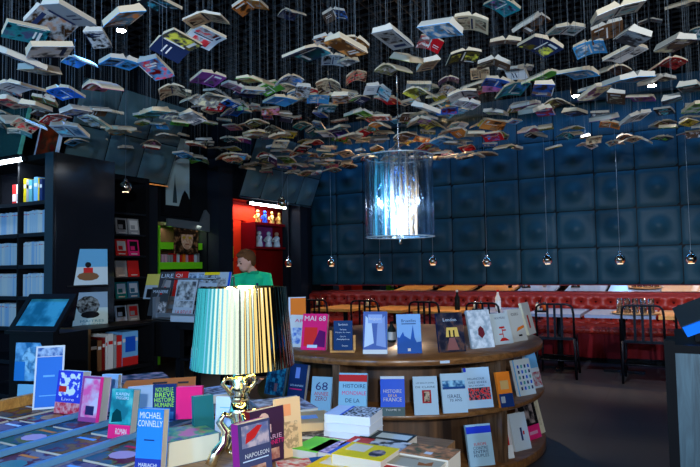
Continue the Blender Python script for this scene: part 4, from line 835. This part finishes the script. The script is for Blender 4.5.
spot(121, 33, 3.1, 'bright ceiling spotlight at the upper left among the blue books', 330, (-1.5, 2.4, .6), (.06, .3, 1), 75)
spot(244, 149, 3.2, 'ceiling spotlight shining above the red niche', 260, (-1.2, 6.4, .8), (.9, .95, 1), 60)
spot(404, 124, 3.3, 'ceiling spotlight shining just above the chandelier', 300, uv(-2.0, 4.6, .6), (1, .72, .45), 100)
spot(576, 98, 2.75, 'ceiling spotlight at the right above the panelled wall', 160, uv(-.6, 8.0, .5), (.8, .85, 1), 80)
spot(652, 88, 2.75, 'ceiling spotlight near the right picture edge', 90, uv(1.4, 8.0, .5), (.85, .9, 1), 70)

# ================================================================== PERSON
def person():
    Y = 6.6; hp = at(246.5, 262, Y)        # head centre
    body = MB(); skinm = mat((.75, .42, .32), .5); 
    q = empty('person', T((hp.x+.02, Y+.05, 0)), 'person with short brown hair in a green polo shirt looking down', 'person')
    hz = hp.z; hx = hp.x-(hp.x+.02)
    # local coordinates: x right in the picture, y away
    def blob(parts):
        k = MB()
        for t in parts:
            if t[0] == 'b': k.ball(t[1], t[2], skinm, 10, t[3] if len(t) > 3 else (1, 1, 1))
            else: k.tube(t[1], t[2], skinm, 12)
        return k
    def remesh(k, name, m, vox, parent=None, sm=2):
        o = k.build(name); md = o.modifiers.new('r', 'REMESH'); md.mode = 'VOXEL'; md.voxel_size = vox
        s_ = o.modifiers.new('s', 'SMOOTH'); s_.iterations = sm
        dg = bpy.context.evaluated_depsgraph_get(); me = bpy.data.meshes.new_from_object(o.evaluated_get(dg)); bpy.data.objects.remove(o)
        me.materials.clear(); me.materials.append(m)
        for p in me.polygons: p.use_smooth = True
        me.name = name; n = bpy.data.objects.new(name, me); COL.objects.link(n); n.parent = parent or q; return n
    H_ = Vector((hx, -.1, hz)); nk = Vector((.05, -.03, hz-.115)); sh = nk+Vector((-.01, .04, -.045)); hip = Vector((.03, .12, .84))
    sL = sh+Vector((-.17, -.02, -.03)); sR = sh+Vector((.145, .02, -.02)); eL = sL+Vector((-.04, -.05, -.26)); eR = sR+Vector((.05, -.05, -.26)); wL = eL+Vector((.05, -.22, -.06)); wR = eR+Vector((-.08, -.2, -.08))
    fr = Vector((-.72, -.6, -.28)).normalized(); sd = Vector((fr.y, -fr.x, 0)).normalized(); up = fr.cross(sd); up = up if up.z > 0 else -up
    P = [('b', H_+up*.015, .088, (1, 1, 1.12)), ('b', H_+fr*.03-up*.04, .062), ('t', [H_+fr*.045-up*.06, H_+fr*.06-up*.085], [.04, .025]),
         ('t', [H_+fr*.085+up*.012, H_+fr*.108-up*.02], [.010, .014]), ('t', [H_-up*.04-fr*.01, nk, sh], [.05, .05, .07]),
         ('b', H_+sd*.085-up*.01-fr*.005, .02, (.5, 1, 1.4)), ('b', H_-sd*.085-up*.01-fr*.005, .02, (.5, 1, 1.4)), ('t', [H_+fr*.082-up*.047+sd*.018, H_+fr*.09-up*.047, H_+fr*.082-up*.047-sd*.018], .006),
         ('t', [sh, sh*.5+hip*.5+Vector((0, .0, 0)), hip], [.13, .13, .13]), ('t', [sL+Vector((.1, 0, 0)), sL, sL*.5+eL*.5, eL], [.07, .06, .05, .042]), ('t', [sR-Vector((.1, 0, 0)), sR, sR*.5+eR*.5, eR], [.07, .06, .05, .042]),
         ('t', [eL, eL*.6+wL*.4, wL], [.042, .042, .028]), ('t', [eR, eR*.6+wR*.4, wR], [.042, .042, .028])]
    for s_ in (-1, 1):
        h0 = hip+Vector((s_*.085, 0, -.03)); P.append(('t', [h0, h0+Vector((0, -.03, -.38)), h0+Vector((0, .0, -.75))], [.09, .06, .045])); P.append(('t', [h0+Vector((0, .03, -.77)), h0+Vector((0, -.13, -.785))], [.04, .035]))
    for w_, s_ in ((wL, 1), (wR, -1)):
        d = Vector((.25*s_, -.9, -.3)).normalized(); pc = w_+d*.055; P.append(('t', [w_, pc, pc+d*.025], [.026, .034, .03])); sx = Vector((1, .25*s_, 0)).normalized()
        for i, ln in enumerate((.07, .08, .075, .058)):
            b0 = pc+d*.03+sx*(-.03+.02*i); P.append(('t', [b0, b0+d*ln*.5, b0+d*ln*.85+Vector((0, 0, -.02))], [.0095, .009, .007]))
        b0 = pc-d*.02+sx*(.03*s_); P.append(('t', [b0, b0+sx*.025*s_+d*.025, b0+sx*.03*s_+d*.055], [.012, .01, .008]))
    remesh(blob(P), 'body', skinm, .0075)
    k = MB(); w = mat((1, 1, 1), .5)
    k.tube([sh+Vector((0, 0, .045)), sh, sh*.5+hip*.5, hip+Vector((0, 0, -.06))], [.07, .145, .15, .15], w, 16)
    for s0, e0, sg_ in ((sL, eL, 1), (sR, eR, -1)): k.tube([s0+Vector((.1*sg_, 0, .0)), s0, s0*.45+e0*.55], [.08, .077, .068], w, 12)
    shirt = remesh(k, 'polo_shirt', mat((.02, .7, .36), .7), .008)
    k = MB(); k.lathe([(.062, 0), (.068, .03), (.058, .035)], mat((.012, .42, .22), .7), 16, T(nk+Vector((.0, .0, -.02))), False); k.build('collar', shirt)
    k = MB(); k.quad([sh+Vector((.06, -.152, -.1)), sh+Vector((.085, -.15, -.1)), sh+Vector((.085, -.15, -.075)), sh+Vector((.06, -.152, -.075))], NAVY); k.build('chest_badge', shirt)
    k = MB(); 
    for s_ in (-1, 1):
        h0 = hip+Vector((s_*.085, 0, 0)); k.tube([h0+Vector((0, 0, .03)), h0+Vector((0, -.03, -.38)), h0+Vector((0, 0, -.76))], [.125, .09, .07], w, 14)
    remesh(k, 'trousers', mat((.015, .02, .04), .8), .01)
    k = MB(); k.ball(H_+up*.035-fr*.03, .1, w, 10); k.ball(H_+up*.085+fr*.03, .05, w, 8, (1.2, 1.2, .7)); k.ball(H_-fr*.06-up*.02, .06, w, 8)
    rr = random.Random(2)
    for i in range(60):
        a = rr.random()*6.28; e = rr.random()*1.2; dv = (sd*math.cos(a)*math.cos(e)+fr*math.sin(a)*math.cos(e)*.8+up*math.sin(e)); c = H_+up*.05-fr*.02+dv*.085
        k.tube([c, c+dv*.012+Vector((0, 0, .006))+fr*.012], [.014, .004], w, 6)
    remesh(k, 'hair', mat((.16, .07, .03), .7), .006, sm=1)
    for s_ in (-1, 1):
        k = MB(); k.ball(H_+fr*.078+sd*s_*.032+up*.005, .011, mat((.02, .015, .015), .3), 6); k.build('eye', q)
        k = MB(); a = H_+fr*.088+sd*s_*.033+up*.026; k.tube([a-sd*.016, a+up*.004, a+sd*.016], .004, mat((.05, .02, .01), .8), 6); k.build('eyebrow', q)
    k = MB(); k.tube([hip+Vector((-.17, -.36, 0)), hip+Vector((-.17, -.36, 0))+Vector((0, 0, .01))], .01, w, 5)
person()
# desk the person works at (hidden mostly by lamp and rack)

# ================================================================== HANGING BOOKS
HM = {}
def hcover(kind, m0, sides=(-1, 1)):
    W, hh, dr, cv = kind; k = MB(); s0 = mat((.5, .5, .5), .4); n = 5
    def zf(x): return -dr*abs(x)**cv
    for s_ in sides:
        for i in range(n):
            a, b_ = i/n, (i+1)/n; xa, xb = s_*a*W, s_*b_*W; za, zb2 = zf(a), zf(b_)
            k.add([(xa, -hh, za), (xb, -hh, zb2), (xb, hh, zb2), (xa, hh, za), (xa, -hh, za+.0015), (xb, -hh, zb2+.0015), (xb, hh, zb2+.0015), (xa, hh, za+.0015)],
                  [(0, 1, 2, 3), (4, 7, 6, 5), (0, 4, 5, 1), (2, 6, 7, 3), (1, 5, 6, 2), (0, 3, 7, 4)], m0)
    return k, zf, n
PAL = {'blue': (.01, .16, .75), 'sky': (.08, .45, .95), 'navy': (.015, .03, .1), 'dark': (.02, .022, .03), 'grey': (.35, .42, .5), 'white': (.8, .85, .9), 'cream': (.75, .62, .42), 'red': (.65, .01, .02), 'green': (.12, .5, .06),
       'olive': (.25, .26, .06), 'brown': (.16, .08, .04), 'orange': (.7, .25, .05), 'purple': (.25, .06, .32), 'teal': (.02, .28, .36), 'yellow': (.7, .6, .05), 'pink': (.6, .2, .35), 'black': (.012, .013, .018)}
HMAT = {}
def hmats(c, a):
    key = (c, a)
    if key not in HMAT:
        m0 = mat(PAL[c], .35); pa = PAL[a]; pb = PAL[c]
        m1 = art(tuple(x*.2 for x in pa), tuple(min(1, x*1.6+.04) for x in pa), tuple(x*.8 for x in pb), 2.6, hash_(c+a), .3)
        HMAT[key] = (m0, m1, mat(PAL['white'] if c not in ('white', 'cream', 'grey', 'yellow') else PAL['navy'], .4))
    return HMAT[key]
def hash_(s): return sum(ord(ch)*(i+3) for i, ch in enumerate(s)) % 37
VAR = []
rv = random.Random(11)
for i in range(14):
    W = .086+.024*rv.random(); hh = .078+.02*rv.random(); dr = (.008, .02, .04, .055, .014, .03, .065)[i % 7]; cv = (1.0, 1.4, 1.8)[i % 3]; th = .014+.016*rv.random()
    closed = i in (3, 6, 10, 13); sides = (1,) if closed else (-1, 1)
    if closed: dr = .01; th = .026+.008*rv.random(); W += .015
    ms = [mat((.5, .5, .51), .4), mat((.5, .5, .52), .4), mat((.5, .5, .53), .4)]
    k, zf, n = hcover((W, hh, dr, cv), ms[0], sides)
    def strip(x0, x1, y0, y1, m, lay_):
        if closed: x0 = max(0, x0)
        if x1 <= x0: return
        for j in range(6):
            a = x0+(x1-x0)*j/6; b_ = x0+(x1-x0)*(j+1)/6
            # follow the faceted underside
            def zz_(x):
                t = abs(x)*n; i0 = min(n-1, int(t)); f = t-i0; return zf(i0/n)*(1-f)+zf((i0+1)/n)*f
            d = -.0004*lay_-.0002
            k.add([(a*W, y0*hh, zz_(a)+d), (b_*W, y0*hh, zz_(b_)+d), (b_*W, y1*hh, zz_(b_)+d), (a*W, y1*hh, zz_(a)+d)], [(0, 1, 2, 3)], m)
    dz = i % 4
    if dz == 0: strip(.12, .92, -.85, .5, ms[1], 1); strip(.2, .8, .6, .75, ms[2], 1); strip(-.85, -.2, -.6, .6, ms[1], 1)
    elif dz == 1: strip(.0, 1, -1, 1, ms[1], 1); strip(.2, .85, .5, .72, ms[2], 2); strip(-.8, -.3, -.4, -.3, ms[2], 1); strip(-.8, -.3, -.1, .0, ms[2], 1)
    elif dz == 2: strip(-1, 1, -1, 1, ms[1], 1); strip(.25, .8, -.7, -.55, ms[2], 2); strip(.25, .7, -.45, -.35, ms[2], 2)
    else: strip(.15, .85, -.3, .8, ms[1], 1); strip(.2, .75, -.75, -.5, ms[2], 1); strip(-.9, -.1, .1, .9, ms[1], 1)
    strip(-.05, .05, -.8, .6, ms[2], 3)
    cm = k.mesh('cover')
    p = MB()
    for s_ in sides:
        tk = th*(1 if s_ > 0 else .6+.8*rv.random())
        for j in range(n):
            a, b_ = j/n, (j+1)/n
            def top(t, q): return zf(t)+.0016+tk*(.55+.9*min(1, t*3.5) if t < .3 else 1)*(1-.12*t)
            a2 = a*.97; b2 = b_*.97; y = hh*.97
            vs = []
            for yy_ in (-y, y):
                vs += [(s_*a2*W, yy_, zf(a)+.0016), (s_*b2*W, yy_, zf(b_)+.0016), (s_*b2*W, yy_, top(b_, 0)), (s_*a2*W, yy_, top(a, 0) if j else .004+.0016)]
            p.add(vs, [(0, 1, 2, 3), (7, 6, 5, 4), (3, 2, 6, 7), (0, 4, 5, 1), (1, 5, 6, 2), (0, 3, 7, 4)], PAGE if i % 3 else PAGEW)
    pm = p.mesh('pages')
    if closed: cm.transform(T((-W/2, 0, 0))); pm.transform(T((-W/2, 0, 0))); W *= .6
    VAR.append((cm, pm, W, hh))
stm = mat((.14, .17, .2), .4); k = MB(); k.tube([(0, -.05, 0), (0, -.05, 1)], .0008, stm, 4); k.tube([(0, .05, 0), (0, .05, 1)], .0008, stm, 4); STR = k.mesh('string')
HB = []
def hang(p, var, yaw, pitch, roll, c, a, phrase=None):
    HB.append((p, var, yaw, pitch, roll, c, a, phrase, px(p)))
hand = """60 16 60 grey brown|124 18 55 sky orange|26 33 36 teal navy|98 39 27 white dark|160 4 40 dark teal|176 44 46 navy yellow|50 51 46 white grey|80 60 30 sky blue|22 60 46 navy blue|40 71 44 cream dark|20 86 42 white grey|66 93 34 blue navy|103 85 36 pink brown|120 63 38 sky dark|156 69 36 sky red|172 90 30 cream brown|155 113 30 teal cyan|206 17 46 cream brown|205 37 40 white red|250 4 35 orange brown|256 80 36 green olive|288 79 30 white blue|306 52 44 navy teal|331 41 34 white orange|346 47 36 brown orange|333 60 27 grey dark|330 85 29 cream brown|208 79 32 purple dark|180 93 25 cream brown|214 97 30 grey cream|280 101 31 sky blue|232 112 22 blue navy|250 107 24 white dark|193 118 26 grey white|201 106 18 blue dark|318 99 26 sky white|340 99 24 white orange|352 43 34 brown orange|348 62 20 grey white|355 76 25 cream red|347 97 20 pink white|358 112 27 green olive|378 90 31 white teal|393 39 36 grey dark|407 60 32 olive pink|394 67 34 olive white|428 65 26 cream brown|430 43 28 red white|440 30 42 sky white|472 23 40 cream brown|463 57 37 dark yellow|448 79 24 purple dark|421 91 32 olive yellow|448 90 20 cream grey|463 94 34 white grey|494 62 38 brown cream|505 42 36 brown dark|502 6 34 teal purple|497 83 32 blue dark|514 70 30 white grey|426 109 28 grey dark|451 113 13 sky sky|400 121 20 sky sky|530 22 36 brown dark|565 30 36 white teal|617 12 54 white sky|607 32 35 brown dark|590 48 34 sky white|540 46 42 navy yellow|632 38 48 dark grey|625 54 38 white grey|675 45 32 navy cream|666 62 34 red brown|697 33 24 teal grey|682 5 30 dark cream|524 68 20 grey cream|540 76 35 green cream|578 73 40 sky white|612 68 32 brown dark|628 80 44 sky orange|656 78 32 brown cream|690 88 32 teal dark|543 90 48 blue brown|594 93 38 purple cream|616 98 24 brown cream|641 97 28 purple brown|672 100 30 grey sky|575 113 38 dark blue|604 119 28 purple white|635 118 28 white grey|532 111 36 navy yellow|696 108 24 green grey|545 112 24 red blue|10 103 30 cream red|36 107 32 grey brown|8 118 28 grey white|30 123 30 cream red|55 117 28 red white|76 112 30 white blue|96 121 30 cream grey|121 129 28 cream white|70 131 34 grey sky|45 101 26 olive red|20 132 26 teal white|292 12 26 navy dark|335 14 24 dark blue|480 74 22 cream brown|650 20 26 grey navy"""
PAL['cyan'] = (.05, .5, .65)
rh = random.Random(5)
for e in hand.split('|'):
    x, y, w, c, a = e.split(); x, y, w = float(x), float(y), float(w)
    v = rh.randrange(14); W = VAR[v][2]
    Yd = F*2*W*1.02/w
    # stay inside the hanging layer
    for _ in range(30):
        z = at(x, y, Yd).z
        if z < 2.12: Yd *= 1.05
        elif z > 3.45: Yd *= .96
    hang(at(x, y, Yd), v, R(rh.uniform(-50, 50)+(180 if rh.random() < .5 else 0)), R(rh.uniform(-12, 14)), R(rh.uniform(-16, 16)), c, a, c+' '+a)
# the dense field further back
keys = ['navy', 'dark', 'grey', 'white', 'cream', 'red', 'olive', 'brown', 'sky', 'teal', 'orange', 'blue', 'purple', 'black', 'yellow', 'green', 'white', 'red', 'brown', 'cream', 'sky', 'pink']
env = [(0, 118), (50, 140), (100, 150), (160, 158), (220, 166), (280, 180), (330, 176), (380, 166), (430, 163), (500, 156), (560, 152), (620, 146), (700, 138)]
def envy(x):
    for (x0, y0), (x1, y1) in zip(env, env[1:]):
        if x0 <= x <= x1: return y0+(y1-y0)*(x-x0)/(x1-x0)
    return 130
cand = []
SPOTS = [atz(*t) for t in ((121, 33, 3.1), (244, 149, 3.2), (404, 124, 3.3), (576, 98, 2.75), (652, 88, 2.75))]
g = .238; uu = -5.5
while uu < 3.6:
    vv = 2.4
    while vv < 7.75:
        p = uv(uu+rh.uniform(-.11, .11), vv+rh.uniform(-.11, .11), 2.52+.32*rh.random()+.08*math.sin(uu*1.3)); vv += g
        if p.y < 3: continue
        x, y = px(p)
        if not (-12 < x < 712): continue
        p.z += 0
        if y > envy(x)-3 or y < 84: continue
        if any(math.hypot(p.x-t.x, p.y-t.y) < .7 for t in SPOTS): continue
        cand.append((p, x, y))
    uu += g
cand.sort(key=lambda c: c[0].y)
NH = len(HB); want = 300-NH
# keep them apart in space
for p, x, y in cand:
    if len(HB) >= 300: break
    if any((p-h[0]).length < .165 for h in HB): continue
    c = rh.choice(keys); a = rh.choice(keys)
    hang(p, rh.randrange(14), R(rh.uniform(0, 360)), R(rh.uniform(-9, 7)), R(rh.uniform(-13, 13)), c, a)
print('hanging', len(HB), 'of cand', len(cand), 'hand', NH)
zones = [(-50, 60, 'over the left bookcase'), (60, 115, 'over the glossy panel'), (115, 160, 'over the narrow bookcase'), (160, 215, 'above the tower picture'), (215, 290, 'above the red niche'), (290, 362, 'left of the chandelier'), (362, 436, 'over the chandelier'), (436, 500, 'right of the chandelier'), (500, 570, 'over the island end'), (570, 640, 'above the stacked tumblers'), (640, 760, 'at the right edge')]
def zone(x): return next((n for a, b_, n in zones if a <= x < b_), zones[0][2])
def tier(y): return 'highest' if y < 55 else 'upper' if y < 95 else 'middle' if y < 128 else 'lowest'
ln_ = {'dark': 'charcoal', 'sky': 'sky blue'}
buckets = {}
for i, h in enumerate(HB):
    c, a = h[5], h[6]; x, y = h[8]
    buckets.setdefault((ln_.get(c, c), ln_.get(a, a), tier(y), zone(x)), []).append((x, i))
LAB = {}
for (c, a, t, zn), L_ in buckets.items():
    L_.sort()
    for j, (x, i) in enumerate(L_):
        s_ = '%s covered' % c if c == a else '%s and %s' % (c, a)
        LAB[i] = '%s hanging open book, %s layer %s' % (s_, t, zn) + ('' if len(L_) == 1 else ', %s from left' % ordw(j))
for i, (p, v, yaw, pit, rol, c, a, ph, xy) in enumerate(HB):
    r = empty('hanging_book', T(p), LAB[i], 'book', 'open books hanging from the ceiling'); cm, pm, W, hh = VAR[v]
    M = RZ(yaw) @ RX(pit) @ RY(rol) @ Matrix.Scale(.88, 4)
    o = bpy.data.objects.new('cover', cm); COL.objects.link(o); o.parent = r; o.matrix_basis = M
    for sl, m in zip(o.material_slots, hmats(c, a)): sl.link = 'OBJECT'; sl.material = m
    o = bpy.data.objects.new('pages', pm); COL.objects.link(o); o.parent = r; o.matrix_basis = M
    o = bpy.data.objects.new('string', STR); COL.objects.link(o); o.parent = r; o.matrix_basis = RZ(yaw) @ Matrix.Diagonal((1, 1, 3.745-p.z, 1))
if len(HB) >= 300:
    k = MB(); extra = [c for c in cand if not any((c[0]-h[0]).length < .15 for h in HB)]
    print('extra', len(extra))
    for p, x, y in extra:
        cm, pm, W, hh = VAR[rh.randrange(14)]; M = T(p) @ RZ(rh.uniform(0, 6)) @ RX(R(rh.uniform(-12, 12))) @ RY(R(rh.uniform(-14, 14))); ms = hmats(rh.choice(keys), rh.choice(keys))
        for me, mm in ((cm, ms), (pm, None)):
            for pl in me.polygons: k.add([me.vertices[t].co for t in pl.vertices], [tuple(range(len(pl.vertices)))], mm[pl.material_index] if mm else me.materials[0], M)
        k.tube([p, (p.x, p.y, 3.745)], .001, stm, 4)
    if extra: k.build('distant_hanging_books', label='the smaller hanging open books filling the back of the ceiling cloud', cat='books', kind='stuff')

# ================================================================== LIGHT
def area(loc, tgt, sx, sy, e, col, name='fill_light'):
    l = bpy.data.lights.new(name, 'AREA'); l.shape = 'RECTANGLE'; l.size = sx; l.size_y = sy; l.energy = e; l.color = col
    o = bpy.data.objects.new(name, l); COL.objects.link(o); o.location = loc; o.rotation_euler = (Vector(tgt)-Vector(loc)).to_track_quat('-Z', 'Y').to_euler(); return o
for v_ in (-2.4, -.6, 1.2):
    area(uv(-5.6, v_, 1.75), uv(0, v_, 1.6), 1.72, 2.3, 21, (.04, .36, .6))       # fill lights added out of view on the left, standing in for windows
for i_, (e_, c_) in enumerate(((60, (.15, .5, 1)), (60, (.4, .72, 1)), (60, (.8, .92, 1)), (55, (.9, .95, 1)), (45, (.8, .9, 1)), (45, (.6, .8, 1)))):
    area(uv(-4.7+i_*1.58, -3.4, 1.7), uv(-4.7+i_*1.58, 2, 1.8), 1.5, 2.3, e_*.3, c_)       # fill lights added behind the viewer, as if from a shop front
area(uv(3.85, 1.2, 1.7), uv(0, 1.6, 1.4), 4.0, 1.9, 38, (1, .68, .32), 'warm_fill')      # warm fill added out of view for the lamp shade's gold reflection
def add_fill(loc, tgt, e, col, ang_=75):
    l = bpy.data.lights.new('fill_spot', 'SPOT'); l.energy = e; l.color = col; l.spot_size = R(ang_); l.spot_blend = .8; l.shadow_soft_size = .06
    o = bpy.data.objects.new('fill_spot', l); COL.objects.link(o); o.location = loc; o.rotation_euler = (Vector(tgt)-Vector(loc)).to_track_quat('-Z', 'Y').to_euler()
add_fill((-2.3, -1.6, 2.2), (-1.2, 4, 1.2), 340, (.12, .45, 1))      # unseen spots added behind the viewer to light books and island
add_fill((.2, -1.9, 2.0), (.2, 4.5, 1.6), 430, (.8, .9, 1), 85)
add_fill((2.2, -1.4, 2.0), (1.2, 5, 1.9), 200, (.55, .75, 1), 80)
area(uv(-5.9, 6.0, 1.88), uv(-5.85, 5.8, 0), .6, .1, 4, (1, .95, .7), 'alcove_tube')
area(uv(-5.82, 7.65, 2.3), uv(-5.7, 7.65, 0), .9, .1, 7, (.9, .95, 1), 'niche_tube')
area(MB0 @ Vector((-.9, -.05, 2.17)), MB0 @ Vector((-.9, -.1, 0)), 1.1, .06, 10, (.8, .9, 1), 'bookcase_tube')
for i_ in range(3):
    area(uv(-4.0+i_*3.1, BW-.42, 3.49), uv(-4.0+i_*3.1, BW-.2, 0), 2.8, .08, 11, (.1, .42, 1), 'beam_strip')      # blue strip lights under the beam washing the panels
def point(loc, e, col, r=.03):
    l = bpy.data.lights.new('bulb', 'POINT'); l.energy = e; l.color = col; l.shadow_soft_size = r; o = bpy.data.objects.new('bulb', l); COL.objects.link(o); o.location = loc
point((CP.x, CP.y, cz0+.3), 3, (.7, .85, 1), .1)
point(LP+Vector((0, 0, zt-.02)), 3, (1, .75, .4))
W_ = bpy.data.worlds.new('world'); SC.world = W_; W_.use_nodes = True; W_.node_tree.nodes['Background'].inputs[0].default_value = (.1, .2, .35, 1); W_.node_tree.nodes['Background'].inputs[1].default_value = .05
SC.view_settings.view_transform = 'Standard'; SC.view_settings.look = 'None'; SC.view_settings.exposure = .36; SC.view_settings.gamma = 1; SC.view_settings.use_curve_mapping = False
